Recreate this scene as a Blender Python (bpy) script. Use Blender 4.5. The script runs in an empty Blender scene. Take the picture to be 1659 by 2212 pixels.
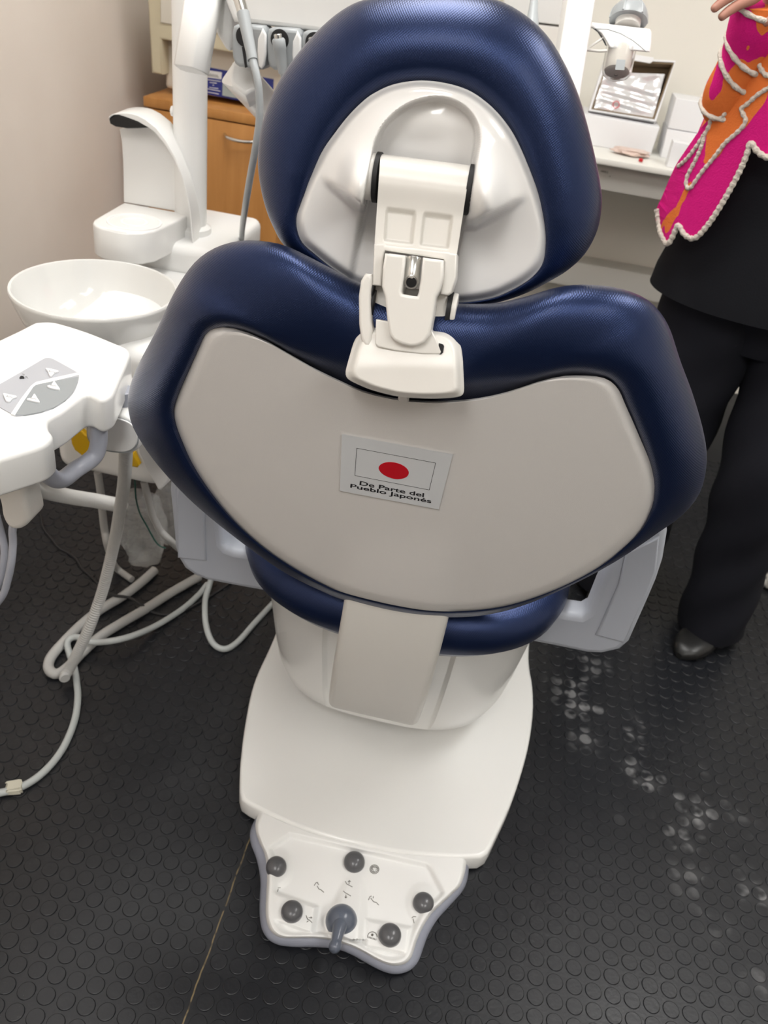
import bpy, bmesh, math, random
import numpy as np
from mathutils import Vector, Matrix
random.seed(7)
SC = bpy.context.scene
COL = SC.collection
# ---------------------------------------------------------------- camera model (measured from the stud grid of the floor)
FPX = 1840.6
PITCH, ROLL, YAW = math.radians(34.486), math.radians(-8.64), math.radians(-5.6)
CAM = np.array([0.047, -0.921, 1.354])
def _rot(v):
    return np.array([math.cos(YAW)*v[0]+math.sin(YAW)*v[1], -math.sin(YAW)*v[0]+math.cos(YAW)*v[1], v[2]])
_F = np.array([0, math.cos(PITCH), -math.sin(PITCH)]); _R = np.array([1., 0, 0]); _D = np.cross(_F, _R)
CF = _rot(_F); CR = _rot(math.cos(ROLL)*_R+math.sin(ROLL)*_D); CD = _rot(-math.sin(ROLL)*_R+math.cos(ROLL)*_D)
def ray(x, y): return CF+CR*(x-829.5)/FPX+CD*(y-1106)/FPX
def az(x, y, z): v = ray(x, y); return CAM+(z-CAM[2])/v[2]*v          # sight line meets height z
def ay(x, y, Y): v = ray(x, y); return CAM+v*(Y-CAM[1])/v[1]          # meets vertical plane Y
def ax(x, y, X): v = ray(x, y); return CAM+v*(X-CAM[0])/v[0]
def ad(x, y, d): return CAM+ray(x, y)*d                                # at distance d along the view
def proj(P):
    V = np.asarray(P, float)-CAM; z = V@CF
    return np.stack([829.5+FPX*(V@CR)/z, 1106+FPX*(V@CD)/z], -1)
def unit(v): v = np.asarray(v, float); return v/np.linalg.norm(v)
class Plane:
    def __init__(s, p, n): s.p = np.asarray(p, float); s.n = unit(n)
    def at(s, x, y, off=0.0):
        v = ray(x, y); p = s.p+s.n*off
        return CAM+v*((p-CAM)@s.n)/(v@s.n)
class Curved:
    """A leaning back surface wrapped in x: n faces the photographer, the wings curl away."""
    def __init__(s, p, n, k, x0): s.p = np.asarray(p, float); s.n = unit(n); s.k = k; s.x0 = x0
    def at(s, x, y, off=0.0):
        v = ray(x, y); o = off
        for _ in range(6):
            p = s.p+s.n*o
            P = CAM+v*((p-CAM)@s.n)/(v@s.n)
            o = off-s.k*(P[0]-s.x0)**2
        return P
# ---------------------------------------------------------------- materials
def mat(name, col, rough=0.5, metal=0.0, coat=0.0, spec=0.5, trans=0.0, ior=1.45, bump=None, emit=None, var=None, alpha=1.0, aniso=0):
    m = bpy.data.materials.new(name); m.use_nodes = True
    nt = m.node_tree; b = nt.nodes['Principled BSDF']
    b.inputs['Base Color'].default_value = (*col, 1)
    b.inputs['Roughness'].default_value = rough
    b.inputs['Metallic'].default_value = metal
    b.inputs['Coat Weight'].default_value = coat
    b.inputs['Coat Roughness'].default_value = 0.08
    b.inputs['Specular IOR Level'].default_value = spec
    b.inputs['Transmission Weight'].default_value = trans
    b.inputs['IOR'].default_value = ior
    b.inputs['Alpha'].default_value = alpha
    if emit:
        b.inputs['Emission Color'].default_value = (*emit[0], 1); b.inputs['Emission Strength'].default_value = emit[1]
    tc = nt.nodes.new('ShaderNodeTexCoord')
    n = nt.nodes.new('ShaderNodeTexNoise'); nt.links.new(tc.outputs['Object'], n.inputs['Vector'])
    n.inputs['Scale'].default_value = bump[0] if bump else 60
    n.inputs['Detail'].default_value = 3
    bp = nt.nodes.new('ShaderNodeBump')
    bp.inputs['Strength'].default_value = bump[1] if bump else 0.02
    bp.inputs['Distance'].default_value = bump[2] if bump else 0.001
    nt.links.new(n.outputs['Fac'], bp.inputs['Height']); nt.links.new(bp.outputs['Normal'], b.inputs['Normal'])
    if var:
        n2 = nt.nodes.new('ShaderNodeTexNoise'); n2.inputs['Scale'].default_value = var[1]; n2.inputs['Detail'].default_value = 4
        mp = nt.nodes.new('ShaderNodeMapping'); mp.inputs['Scale'].default_value = var[3] if len(var) > 3 else (1, 1, 1)
        nt.links.new(tc.outputs['Object'], mp.inputs['Vector']); nt.links.new(mp.outputs['Vector'], n2.inputs['Vector'])
        mx = nt.nodes.new('ShaderNodeMixRGB'); mx.inputs[1].default_value = (*col, 1); mx.inputs[2].default_value = (*var[0], 1)
        cr = nt.nodes.new('ShaderNodeMapRange'); cr.inputs[1].default_value = var[2][0]; cr.inputs[2].default_value = var[2][1]
        nt.links.new(n2.outputs['Fac'], cr.inputs[0]); nt.links.new(cr.outputs[0], mx.inputs[0])
        nt.links.new(mx.outputs[0], b.inputs['Base Color'])
    return m
M = {}
M['paint'] = mat('white_gloss_paint', (.80, .80, .785), .28, coat=.3)
M['shell'] = mat('white_gloss_shell', (.80, .79, .775), .14, coat=.5)
M['casting'] = mat('white_casting', (.72, .70, .66), .33)
M['plate'] = mat('textured_offwhite_plastic', (.63, .61, .59), .42, bump=(900, .25, .0006))
M['plastic'] = mat('white_plastic', (.83, .83, .82), .35)
M['ceramic'] = mat('white_ceramic', (.70, .70, .68), .08, coat=.6)
M['grey'] = mat('blue_grey_plastic', (.42, .445, .50), .42, bump=(700, .15, .0004))
M['lilac'] = mat('lilac_grey_plastic', (.36, .375, .43), .3)
M['midgrey'] = mat('mid_grey_plastic', (.33, .35, .36), .35)
M['panel'] = mat('grey_panel_film', (.40, .41, .44), .4)
M['paneldark'] = mat('dark_grey_panel_film', (.27, .29, .30), .4)
M['button'] = mat('grey_rubber_button', (.085, .085, .092), .32, coat=.25)
M['joy'] = mat('slate_joystick', (.10, .115, .15), .3, coat=.25)
M['skirt'] = mat('slate_grey_skirt', (.27, .285, .345), .4)
M['black'] = mat('black_plastic', (.012, .012, .013), .35)
M['blackgap'] = mat('black_rubber', (.008, .008, .009), .6)
M['chrome'] = mat('brushed_steel', (.62, .62, .60), .22, metal=1)
M['hose'] = mat('grey_hose', (.45, .45, .44), .42)
M['hosep'] = mat('pale_grey_tube', (.47, .50, .50), .3)
M['cable'] = mat('black_cable', (.02, .02, .022), .5)
M['green'] = mat('green_wire', (.005, .06, .045), .4)
M['yellow'] = mat('yellow_plastic', (.62, .37, .002), .4)
M['tape'] = mat('cream_tape', (.62, .60, .50), .6)
M['ink'] = mat('grey_print', (.16, .15, .13), .6)
M['inkblack'] = mat('black_print', (.01, .01, .012), .6)
M['sticker'] = mat('white_sticker_film', (.60, .615, .63), .35)
M['red'] = mat('red_print', (.50, .002, .012), .5)
M['paper'] = mat('white_sticker', (.70, .71, .72), .35)
M['card'] = mat('white_carton', (.80, .80, .81), .55)
M['cardin'] = mat('brown_cardboard', (.22, .155, .09), .8)
M['wall'] = mat('beige_wall_paint', (.82, .745, .675), .55, bump=(14, .12, .004), var=((.76, .68, .61), 2.2, (.35, .7)))
M['wallb'] = mat('cream_wall_paint', (.80, .77, .70), .6, bump=(20, .1, .003))
M['ceil'] = mat('white_ceiling', (.82, .82, .80), .8)
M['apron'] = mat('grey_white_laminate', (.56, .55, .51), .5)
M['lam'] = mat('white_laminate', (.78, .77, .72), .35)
M['wood'] = mat('beech_laminate', (.50, .235, .068), .38, var=((.40, .175, .045), 5, (.3, .7), (6, 6, .6)))
M['cream'] = mat('cream_steriliser', (.50, .44, .31), .4)
M['creamw'] = mat('pale_steriliser', (.62, .58, .50), .4)
M['blue'] = mat('blue_panel', (.020, .030, .20), .35)
M['screen'] = mat('grey_display', (.32, .37, .37), .15)
M['foil'] = mat('silver_wrap', (.82, .82, .83), .18, metal=.35, coat=.6, bump=(16, .5, .012))
M['clear'] = mat('clear_plastic', (.9, .92, .92), .06, coat=1.0, spec=1.0, alpha=.22, bump=(38, 1.0, .014))
M['cup'] = mat('clear_cup', (.95, .95, .95), .04, trans=.9, ior=1.12)
M['pinkbag'] = mat('pinkish_film', (.70, .55, .48), .3)
M['skin'] = mat('skin', (.42, .20, .145), .5)
M['hair'] = mat('dark_hair', (.03, .02, .015), .5)
M['top'] = mat('black_cloth', (.0085, .009, .0115), .9, spec=.2, bump=(300, .3, .001))
M['trouser'] = mat('black_trouser_cloth', (.009, .0095, .014), .85, spec=.25, bump=(200, .3, .001))
M['shoe'] = mat('black_leather', (.012, .012, .012), .35)
M['snake'] = mat('grey_patterned_leather', (.55, .53, .50), .45, var=((.05, .05, .05), 60, (.45, .6)))
M['braid'] = mat('ecru_braid', (.62, .56, .49), .9, bump=(260, 1.0, .004))
M['lamp'] = mat('lamp_diffuser', (1, 1, 1), .5, emit=((1, .985, .96), 10.5))
M['lampd'] = mat('lamp_diffuser_half_lit', (1, 1, 1), .5, emit=((1, .985, .96), 9.5))
M['wallf'] = mat('taupe_wall_paint', (.42, .39, .36), .7)
M['lampf'] = mat('lamp_frame', (.8, .8, .8), .4)

def vinyl():
    m = mat('navy_pearl_vinyl', (.0112, .0240, .080), .34, metal=.68, spec=.5)
    nt = m.node_tree; b = nt.nodes['Principled BSDF']
    tc = [n for n in nt.nodes if n.type == 'TEX_COORD'][0]
    sep = nt.nodes.new('ShaderNodeSeparateXYZ'); nt.links.new(tc.outputs['Object'], sep.inputs[0])
    def sn(sock, f):
        a = nt.nodes.new('ShaderNodeMath'); a.operation = 'MULTIPLY'; a.inputs[1].default_value = f; nt.links.new(sock, a.inputs[0])
        s = nt.nodes.new('ShaderNodeMath'); s.operation = 'SINE'; nt.links.new(a.outputs[0], s.inputs[0]); return s.outputs[0]
    k = 2*math.pi/.0024
    su = sn(sep.outputs[0], k); sv = sn(sep.outputs[2], k)
    p = nt.nodes.new('ShaderNodeMath'); p.operation = 'MULTIPLY'; nt.links.new(su, p.inputs[0]); nt.links.new(sv, p.inputs[1])
    bp = [n for n in nt.nodes if n.type == 'BUMP'][0]
    for l in list(bp.inputs['Height'].links): nt.links.remove(l)
    nt.links.new(p.outputs[0], bp.inputs['Height']); bp.inputs['Strength'].default_value = .22; bp.inputs['Distance'].default_value = .0004
    b.inputs['Coat Weight'].default_value = .14; b.inputs['Coat Roughness'].default_value = .34
    b.inputs['Sheen Weight'].default_value = .05; b.inputs['Sheen Roughness'].default_value = .3
    b.inputs['Sheen Tint'].default_value = (.75, .72, .85, 1)
    return m
M['vinyl'] = vinyl()

def knit(name, thr, band=None):
    """pink knit with orange patches; band = (point, direction, half width, tip fade) of the broad orange patch, in x and z"""
    m = mat(name, (.62, .012, .20), .85, bump=(420, .6, .002), spec=.2)
    nt = m.node_tree; b = nt.nodes['Principled BSDF']; N = nt.nodes.new; Lk = nt.links.new
    tc = [n for n in nt.nodes if n.type == 'TEX_COORD'][0]
    mp = N('ShaderNodeMapping'); mp.inputs['Location'].default_value = (.37, .12, .06); mp.inputs['Scale'].default_value = (1.2, 1.0, .65)
    Lk(tc.outputs['Object'], mp.inputs['Vector'])
    n = N('ShaderNodeTexNoise'); n.inputs['Scale'].default_value = 14; n.inputs['Detail'].default_value = 2.5; n.inputs['Roughness'].default_value = .45
    Lk(mp.outputs[0], n.inputs['Vector'])
    def mth(op, a, c):
        q = N('ShaderNodeMath'); q.operation = op
        for i, v in enumerate((a, c)):
            if isinstance(v, (int, float)): q.inputs[i].default_value = float(v)
            else: Lk(v, q.inputs[i])
        return q.outputs[0]
    val = n.outputs['Fac']
    if band is not None:
        (x0, z0), (dx, dz), hw, L = band
        sep = N('ShaderNodeSeparateXYZ'); Lk(tc.outputs['Object'], sep.inputs[0])
        X = mth('SUBTRACT', sep.outputs[0], x0); Z = mth('SUBTRACT', sep.outputs[2], z0)
        side = mth('ABSOLUTE', mth('ADD', mth('MULTIPLY', X, dz), mth('MULTIPLY', Z, -dx)), 0)
        along = mth('ADD', mth('MULTIPLY', X, dx), mth('MULTIPLY', Z, dz))
        w = mth('MULTIPLY', mth('SUBTRACT', 1.0, mth('DIVIDE', along, L)), hw)          # tapers to its tip
        bias = mth('MULTIPLY', mth('SUBTRACT', w, side), 9.0)
        bias = mth('MINIMUM', mth('MAXIMUM', bias, -.09), .30)
        val = mth('ADD', val, bias)
    cr = N('ShaderNodeValToRGB'); cr.color_ramp.interpolation = 'CONSTANT'
    e = cr.color_ramp.elements; e[0].position = 0; e[0].color = (.60, .010, .185, 1); e[1].position = thr; e[1].color = (.70, .17, .038, 1)
    Lk(val, cr.inputs[0]); Lk(cr.outputs[0], b.inputs['Base Color'])
    return m
M['knit2'] = knit('pink_knit_with_orange_patches', .515)

def floor_material():
    m = mat('black_studded_rubber', (.0080, .0090, .0118), .36, bump=(180, .25, .001), spec=.5)
    nt = m.node_tree; b = nt.nodes['Principled BSDF']
    tc = [n for n in nt.nodes if n.type == 'TEX_COORD'][0]
    N = nt.nodes.new; Lk = nt.links.new
    sep = N('ShaderNodeSeparateXYZ'); Lk(tc.outputs['Object'], sep.inputs[0])
    def mth(op, a, bb=None, c=None):
        n = N('ShaderNodeMath'); n.operation = op
        for i, v in enumerate((a, bb, c)):
            if v is None: continue
            if isinstance(v, (int, float)): n.inputs[i].default_value = v
            else: Lk(v, n.inputs[i])
        return n.outputs[0]
    def mr(v, a, c, lo=0., hi=1.):
        n = N('ShaderNodeMapRange'); n.interpolation_type = 'SMOOTHSTEP'; Lk(v, n.inputs[0])
        for i, q in enumerate((a, c, lo, hi)): n.inputs[i+1].default_value = q
        return n.outputs[0]
    def noise(sc, det=3, vec=None):
        n = N('ShaderNodeTexNoise'); n.inputs['Scale'].default_value = sc; n.inputs['Detail'].default_value = det
        Lk(vec or tc.outputs['Object'], n.inputs['Vector']); return n.outputs['Fac']
    x, y, z = sep.outputs
    # worn, whitish scuffs along the walked strip on the right
    d = mth('ADD', mth('MULTIPLY', x, .80), mth('MULTIPLY', y, .60))
    strip = mr(mth('ABSOLUTE', mth('SUBTRACT', d, .62)), .02, .16, 1, 0)
    strip = mth('MULTIPLY', strip, mr(x, .30, .42))
    patch = mr(noise(9, 3), .50, .64)
    grain = mr(noise(34, 2), .38, .60)
    top = mr(z, .0006, .0013)
    wear = mth('MULTIPLY', mth('MULTIPLY', strip, patch), mth('MULTIPLY', grain, mth('ADD', mth('MULTIPLY', top, .85), .15)))
    # light dusting everywhere on stud tops
    dust = mth('MULTIPLY', mr(noise(4, 3), .42, .7), mth('MULTIPLY', mr(noise(150, 2), .45, .75), .22))
    specks = mth('MULTIPLY', mr(noise(420, 1), .74, .78), mr(noise(6, 2), .5, .68))
    fac = mth('MINIMUM', mth('ADD', mth('ADD', mth('MULTIPLY', wear, .9), mth('MULTIPLY', dust, .35)), mth('MULTIPLY', specks, .7)), 1)
    mx = N('ShaderNodeMixRGB'); mx.inputs[1].default_value = (.0080, .0090, .0118, 1); mx.inputs[2].default_value = (.17, .17, .175, 1); Lk(fac, mx.inputs[0])
    # dirt-filled joint between two rubber tiles
    jx = mth('ADD', x, mth('ADD', .188, mth('MULTIPLY', mth('SUBTRACT', noise(22, 2), .5), .006)))
    joint = mth('MULTIPLY', mr(mth('ABSOLUTE', jx), .0005, .0016, 1, 0), mr(noise(60, 3), .3, .55))
    joint = mth('MULTIPLY', joint, mr(z, .0002, .0008, 1, 0))
    mx2 = N('ShaderNodeMixRGB'); mx2.inputs[2].default_value = (.20, .15, .075, 1); Lk(mx.outputs[0], mx2.inputs[1]); Lk(joint, mx2.inputs[0])
    Lk(mx2.outputs[0], b.inputs['Base Color'])
    rg = mth('ADD', mth('MULTIPLY', noise(7, 3), .22), .27)
    Lk(mth('ADD', rg, mth('MULTIPLY', fac, .3)), b.inputs['Roughness'])
    return m
M['floor'] = floor_material()
# ---------------------------------------------------------------- object helpers
def finish(bm, sharp=38):
    bmesh.ops.recalc_face_normals(bm, faces=bm.faces)
    for f in bm.faces: f.smooth = len(f.verts) <= 4
    for e in bm.edges:
        if len(e.link_faces) == 2 and e.calc_face_angle(0) > math.radians(sharp): e.smooth = False
def obj(name, bm, m, parent=None, sharp=38, recalc=True):
    if recalc: finish(bm, sharp)
    me = bpy.data.meshes.new(name); bm.to_mesh(me); bm.free()
    me.materials.append(M[m] if isinstance(m, str) else m)
    o = bpy.data.objects.new(name, me); COL.objects.link(o)
    if parent is not None:
        o.parent = parent
        if parent.type == 'EMPTY': o.location = -parent.location
    return o
def thing(name, label, cat, loc, group=None):
    o = bpy.data.objects.new(name, None); COL.objects.link(o); o.location = Vector([float(v) for v in loc]); o.empty_display_size = .05
    o['label'] = label; o['category'] = cat
    if group: o['group'] = group
    return o
def tag(o, label, cat, group=None):
    o['label'] = label; o['category'] = cat
    if group: o['group'] = group
    return o
def structure(o): o['kind'] = 'structure'; return o
def merge(bm, *others):
    for b2 in others:
        me = bpy.data.meshes.new('tmp'); b2.to_mesh(me); b2.free(); bm.from_mesh(me); bpy.data.meshes.remove(me)
    return bm
def vv(p): return Vector((float(p[0]), float(p[1]), float(p[2])))
# ---------------------------------------------------------------- shape helpers
def box(lo, hi, bev=0.0, seg=2):
    bm = bmesh.new(); bmesh.ops.create_cube(bm, size=1)
    lo, hi = np.array(lo, float), np.array(hi, float)
    for v in bm.verts: v.co = vv((lo+hi)/2+np.array(v.co)*(hi-lo))
    if bev: bmesh.ops.bevel(bm, geom=bm.edges[:], offset=bev, segments=seg, profile=.5, affect='EDGES')
    return bm
def hexa(bottom, top, bev=0.0, seg=2):
    """eight corners: four bottom, four top, in the same turn"""
    bm = bmesh.new(); a = [bm.verts.new(vv(p)) for p in bottom]; b = [bm.verts.new(vv(p)) for p in top]
    bm.faces.new(a); bm.faces.new(b)
    for i in range(4): bm.faces.new((a[i], a[(i+1) % 4], b[(i+1) % 4], b[i]))
    bmesh.ops.recalc_face_normals(bm, faces=bm.faces)
    if bev: bmesh.ops.bevel(bm, geom=bm.edges[:], offset=bev, segments=seg, profile=.5, affect='EDGES')
    return bm
def spline(pts, n, closed=False):
    """Catmull-Rom resampled evenly by arc length"""
    P = np.asarray(pts, float); m = len(P); out = []
    for i in range(m if closed else m-1):
        if closed: p0, p1, p2, p3 = P[(i-1) % m], P[i], P[(i+1) % m], P[(i+2) % m]
        else: p0, p1, p2, p3 = P[max(i-1, 0)], P[i], P[i+1], P[min(i+2, m-1)]
        for t in np.linspace(0, 1, 24, endpoint=False):
            out.append(.5*((2*p1)+(-p0+p2)*t+(2*p0-5*p1+4*p2-p3)*t*t+(-p0+3*p1-3*p2+p3)*t**3))
    out.append(P[0] if closed else P[-1]); out = np.array(out)
    s = np.r_[0, np.cumsum(np.linalg.norm(np.diff(out, axis=0), axis=1))]
    q = np.linspace(0, s[-1], n, endpoint=not closed)
    return np.stack([np.interp(q, s, out[:, k]) for k in range(out.shape[1])], 1)
def loft(rings, cap0=True, cap1=True, closed=True):
    bm = bmesh.new(); R = [[bm.verts.new(vv(p)) for p in r] for r in rings]; n = len(R[0])
    for a, b in zip(R, R[1:]):
        for i in range(n if closed else n-1):
            j = (i+1) % n; bm.faces.new((a[i], a[j], b[j], b[i]))
    if cap0: bm.faces.new(R[0][::-1])
    if cap1: bm.faces.new(R[-1])
    return bm
def slab(pts3, n, t, bev=0.0, seg=3):
    """front outline pts3 extruded by t against n (n faces out of the front)"""
    P = [np.asarray(p, float) for p in pts3]; n = unit(n); bm = bmesh.new()
    a = [bm.verts.new(vv(p)) for p in P]; b = [bm.verts.new(vv(p-n*t)) for p in P]
    fa = bm.faces.new(a); fb = bm.faces.new(b[::-1]); k = len(P)
    for i in range(k): bm.faces.new((a[i], b[i], b[(i+1) % k], a[(i+1) % k]))
    bmesh.ops.recalc_face_normals(bm, faces=bm.faces)
    if bev: bmesh.ops.bevel(bm, geom=list(fa.edges)+list(fb.edges), offset=bev, segments=seg, profile=.5, affect='EDGES', clamp_overlap=True)
    return bm
def frames(P):
    P = np.asarray(P, float); T = np.gradient(P, axis=0); T /= np.linalg.norm(T, axis=1)[:, None]
    u = np.cross(T[0], [0, 0, 1.]); u = np.cross(T[0], [0, 1., 0]) if np.linalg.norm(u) < .1 else u
    u = unit(u); out = []
    for t in T:
        u = unit(u-t*(u@t)); out.append((u, np.cross(t, u)))
    return out
def tube(pts, r, n=40, seg=14, smooth=True, rfun=None, flat=1.0):
    P = spline(pts, n) if smooth else np.asarray(pts, float); n = len(P); rings = []
    for i, (u, w) in enumerate(frames(P)):
        rr = rfun(i/(n-1)) if rfun else r
        rings.append([P[i]+rr*(u*math.cos(a)+w*flat*math.sin(a)) for a in np.linspace(0, 2*math.pi, seg, endpoint=False)])
    return loft(rings)
def ribbed(pts, r, step, depth):
    P = spline(pts, 400); L = np.linalg.norm(np.diff(P, axis=0), axis=1).sum(); n = int(L/step*6)
    return tube(pts, r, n=n, seg=16, rfun=lambda t: r-depth*(.5+.5*math.cos(2*math.pi*t*L/step)))
def sweep(P, prof, up):
    """prof: list of (a, b); a along side, b along 'up' projected"""
    P = np.asarray(P, float); T = np.gradient(P, axis=0); rings = []
    for p, t in zip(P, T):
        t = unit(t); s = unit(np.cross(t, up)); w = np.cross(s, t)
        rings.append([p+s*a+w*b for a, b in prof])
    return loft(rings)
def rrect(w, h, r, k=5):
    out = []
    for cx, cy, a0 in ((w-r, h-r, 0), (-w+r, h-r, 90), (-w+r, -h+r, 180), (w-r, -h+r, 270)):
        for a in np.linspace(a0, a0+90, k): out.append((cx+r*math.cos(math.radians(a)), cy+r*math.sin(math.radians(a))))
    return out
def basis(axis):
    t = unit(axis); u = np.cross(t, [0, 0, 1.]); u = np.array([1., 0, 0]) if np.linalg.norm(u) < 1e-3 else unit(u)
    return u, np.cross(t, u), t
def lathe(prof, c, axis=(0, 0, 1), seg=40, cap0=True, cap1=True):
    u, w, t = basis(axis); c = np.asarray(c, float)
    return loft([[c+t*z+r*(u*math.cos(a)+w*math.sin(a)) for a in np.linspace(0, 2*math.pi, seg, endpoint=False)] for r, z in prof], cap0, cap1)
def cyl(a, b, r, seg=28, bev=0.0):
    a, b = np.asarray(a, float), np.asarray(b, float); L = np.linalg.norm(b-a)
    pr = [(r, 0), (r, L)] if not bev else [(r-bev, 0), (r-bev*.3, bev*.3), (r, bev), (r, L-bev), (r-bev*.3, L-bev*.3), (r-bev, L)]
    return lathe(pr, a, b-a, seg)
def polar(poly, c, n):
    """radius where each of n rays from c leaves a closed outline"""
    P = np.asarray(poly, float); c = np.asarray(c, float); out = []
    for a in np.linspace(0, 2*math.pi, n, endpoint=False):
        d = np.array([math.cos(a), math.sin(a)]); best = 0
        for i in range(len(P)):
            p, q = P[i]-c, P[(i+1) % len(P)]-c; e = q-p; den = d[0]*e[1]-d[1]*e[0]
            if abs(den) < 1e-9: continue
            t = (p[0]*e[1]-p[1]*e[0])/den; s = (p[0]*d[1]-p[1]*d[0])/den
            if t > 0 and -1e-9 <= s <= 1+1e-9: best = max(best, t)
        out.append(c+d*best)
    return np.array(out)
def sst(x, a, b):
    t = min(max((x-a)/(b-a), 0.), 1.) if a != b else float(x > a); return t*t*(3-2*t)
def disc_height(outline, c, place, hfun, nr=40, base=-.02, power=.8):
    """outline (list of 2-D points, star-shaped about c) filled with rings; place(x, y, h) -> 3-D; hfun(x, y, rho)"""
    O = np.asarray(outline, float); c = np.asarray(c, float); bm = bmesh.new(); n = len(O); prev = None
    cv = bm.verts.new(vv(place(c[0], c[1], hfun(c[0], c[1], 0))))
    for k in range(1, nr+1):
        rho = (k/nr)**power; ring = [bm.verts.new(vv(place(*(c+(p-c)*rho), hfun(*(c+(p-c)*rho), rho)))) for p in O]
        for i in range(n):
            j = (i+1) % n
            if prev is None: bm.faces.new((cv, ring[i], ring[j]))
            else: bm.faces.new((prev[i], ring[i], ring[j], prev[j]))
        prev = ring
    low = [bm.verts.new(vv(place(p[0], p[1], base))) for p in O]
    for i in range(n):
        j = (i+1) % n; bm.faces.new((prev[i], low[i], low[j], prev[j]))
    bm.faces.new(low)
    return bm
def hf_quad(TL, TR, BR, BL, place, nu, nv, hfun, base):
    """four-cornered face with a height field and a skirt down to base"""
    TL, TR, BR, BL = [np.asarray(p, float) for p in (TL, TR, BR, BL)]; bm = bmesh.new(); G = []
    for j in range(nv+1):
        row = []
        for i in range(nu+1):
            u, v = i/nu, j/nv; p = (TL*(1-u)+TR*u)*(1-v)+(BL*(1-u)+BR*u)*v
            row.append(bm.verts.new(vv(place(p[0], p[1], hfun(u, v)))))
        G.append(row)
    for j in range(nv):
        for i in range(nu): bm.faces.new((G[j][i], G[j][i+1], G[j+1][i+1], G[j+1][i]))
    rim = [(0, i) for i in range(nu)]+[(j, nu) for j in range(nv)]+[(nv, i) for i in range(nu, 0, -1)]+[(j, 0) for j in range(nv, 0, -1)]
    low = []
    for j, i in rim:
        u, v = i/nu, j/nv; p = (TL*(1-u)+TR*u)*(1-v)+(BL*(1-u)+BR*u)*v
        low.append(bm.verts.new(vv(place(p[0], p[1], base))))
    k = len(rim)
    for a in range(k):
        b = (a+1) % k; bm.faces.new((G[rim[a][0]][rim[a][1]], low[a], low[b], G[rim[b][0]][rim[b][1]]))
    bm.faces.new(low)
    return bm
def text(name, s, place, m, parent=None, bold=.012, extrude=0):
    """lettering: place(x, y) maps letter space (cap height about 0.7 per size) into the scene"""
    cu = bpy.data.curves.new('t', 'FONT'); cu.body = s; cu.size = 1; cu.offset = bold; cu.resolution_u = 4
    t = bpy.data.objects.new('t', cu); COL.objects.link(t); bpy.context.view_layer.update()
    me = bpy.data.meshes.new_from_object(t.evaluated_get(bpy.context.evaluated_depsgraph_get()))
    xs = [v.co.x for v in me.vertices]; w = max(xs)
    bm = bmesh.new(); bm.from_mesh(me); bpy.data.objects.remove(t); bpy.data.curves.remove(cu); bpy.data.meshes.remove(me)
    for v in bm.verts: v.co = vv(place(v.co.x/w, v.co.y))
    return obj(name, bm, m, parent)
def strokes(lines, place, r):
    """drawn marks: flat ribbons of half-width r along polylines of 2-D points laid by place(x, y)"""
    bm = bmesh.new()
    for ln in lines:
        P = np.array([place(*p) for p in ln])
        merge(bm, tube(P, r, smooth=False, seg=6))
    return bm
# ================================================================ the room
XL, XR, YF, YB, ZC = -1.18, 2.6, -2.6, 2.35, 2.65
def studded_floor():
    seg = 18; ang = np.linspace(0, 2*math.pi, seg, endpoint=False)
    prof = [(.0136, .0), (.0130, .0013), (.0122, .0017)]
    def lattice(px, py, yaw, x0, x1, y0, y1):
        g = np.arange(-80, 81); I, J = np.meshgrid(g, g); c, s = math.cos(yaw), math.sin(yaw); S = .031
        X = px+S*(c*I-s*J); Y = py+S*(s*I+c*J); k = (X > x0) & (X < x1) & (Y > y0) & (Y < y1)
        return np.stack([X[k], Y[k]], 1)
    A = lattice(-.332, -.306, math.radians(.07), -1.15, -.188-.012, -.55, 1.75)
    B = lattice(.481, -.065, math.radians(.69), -.188+.012, 1.55, -.55, 1.75)
    P = np.r_[A, B]; n = len(P); V = []
    for r, z in prof:
        V.append(np.stack([P[:, None, 0]+r*np.cos(ang), P[:, None, 1]+r*np.sin(ang), np.full((n, seg), z)], 2))
    V = np.stack(V, 1).reshape(-1, 3)                       # stud, ring, segment
    base = (np.arange(n)*3*seg)[:, None]; i = np.arange(seg); j = (i+1) % seg; F = []
    quads = np.concatenate([np.stack([base+k*seg+i, base+k*seg+j, base+(k+1)*seg+j, base+(k+1)*seg+i], 2) for k in (0, 1)], 1).reshape(-1, 4)
    tops = (base+2*seg+i)
    nv = len(V); rect = np.array([[XL-.1, YF-.1, 0], [XR+.1, YF-.1, 0], [XR+.1, YB+.1, 0], [XL-.1, YB+.1, 0], [XL-.1, YF-.1, -.08], [XR+.1, YF-.1, -.08], [XR+.1, YB+.1, -.08], [XL-.1, YB+.1, -.08]])
    rf = np.array([[0, 1, 2, 3], [7, 6, 5, 4], [0, 4, 5, 1], [1, 5, 6, 2], [2, 6, 7, 3], [3, 7, 4, 0]])+nv
    V = np.r_[V, rect]; Q = np.r_[quads, rf]
    me = bpy.data.meshes.new('floor'); loops = np.r_[Q.ravel(), tops.ravel()]
    starts = np.r_[np.arange(len(Q))*4, len(Q)*4+np.arange(n)*seg]
    me.vertices.add(len(V)); me.vertices.foreach_set('co', V.astype(np.float32).ravel())
    me.loops.add(len(loops)); me.loops.foreach_set('vertex_index', loops.astype(np.int32))
    me.polygons.add(len(starts)); me.polygons.foreach_set('loop_start', starts.astype(np.int32))
    me.polygons.foreach_set('use_smooth', np.zeros(len(starts), bool)); me.update(calc_edges=True); me.validate()
    me.materials.append(M['floor'])
    o = bpy.data.objects.new('floor', me); COL.objects.link(o); return o
structure(studded_floor())
structure(obj('ceiling', box((XL-.1, YF-.1, ZC), (XR+.1, YB+.1, ZC+.1)), 'ceil'))
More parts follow.
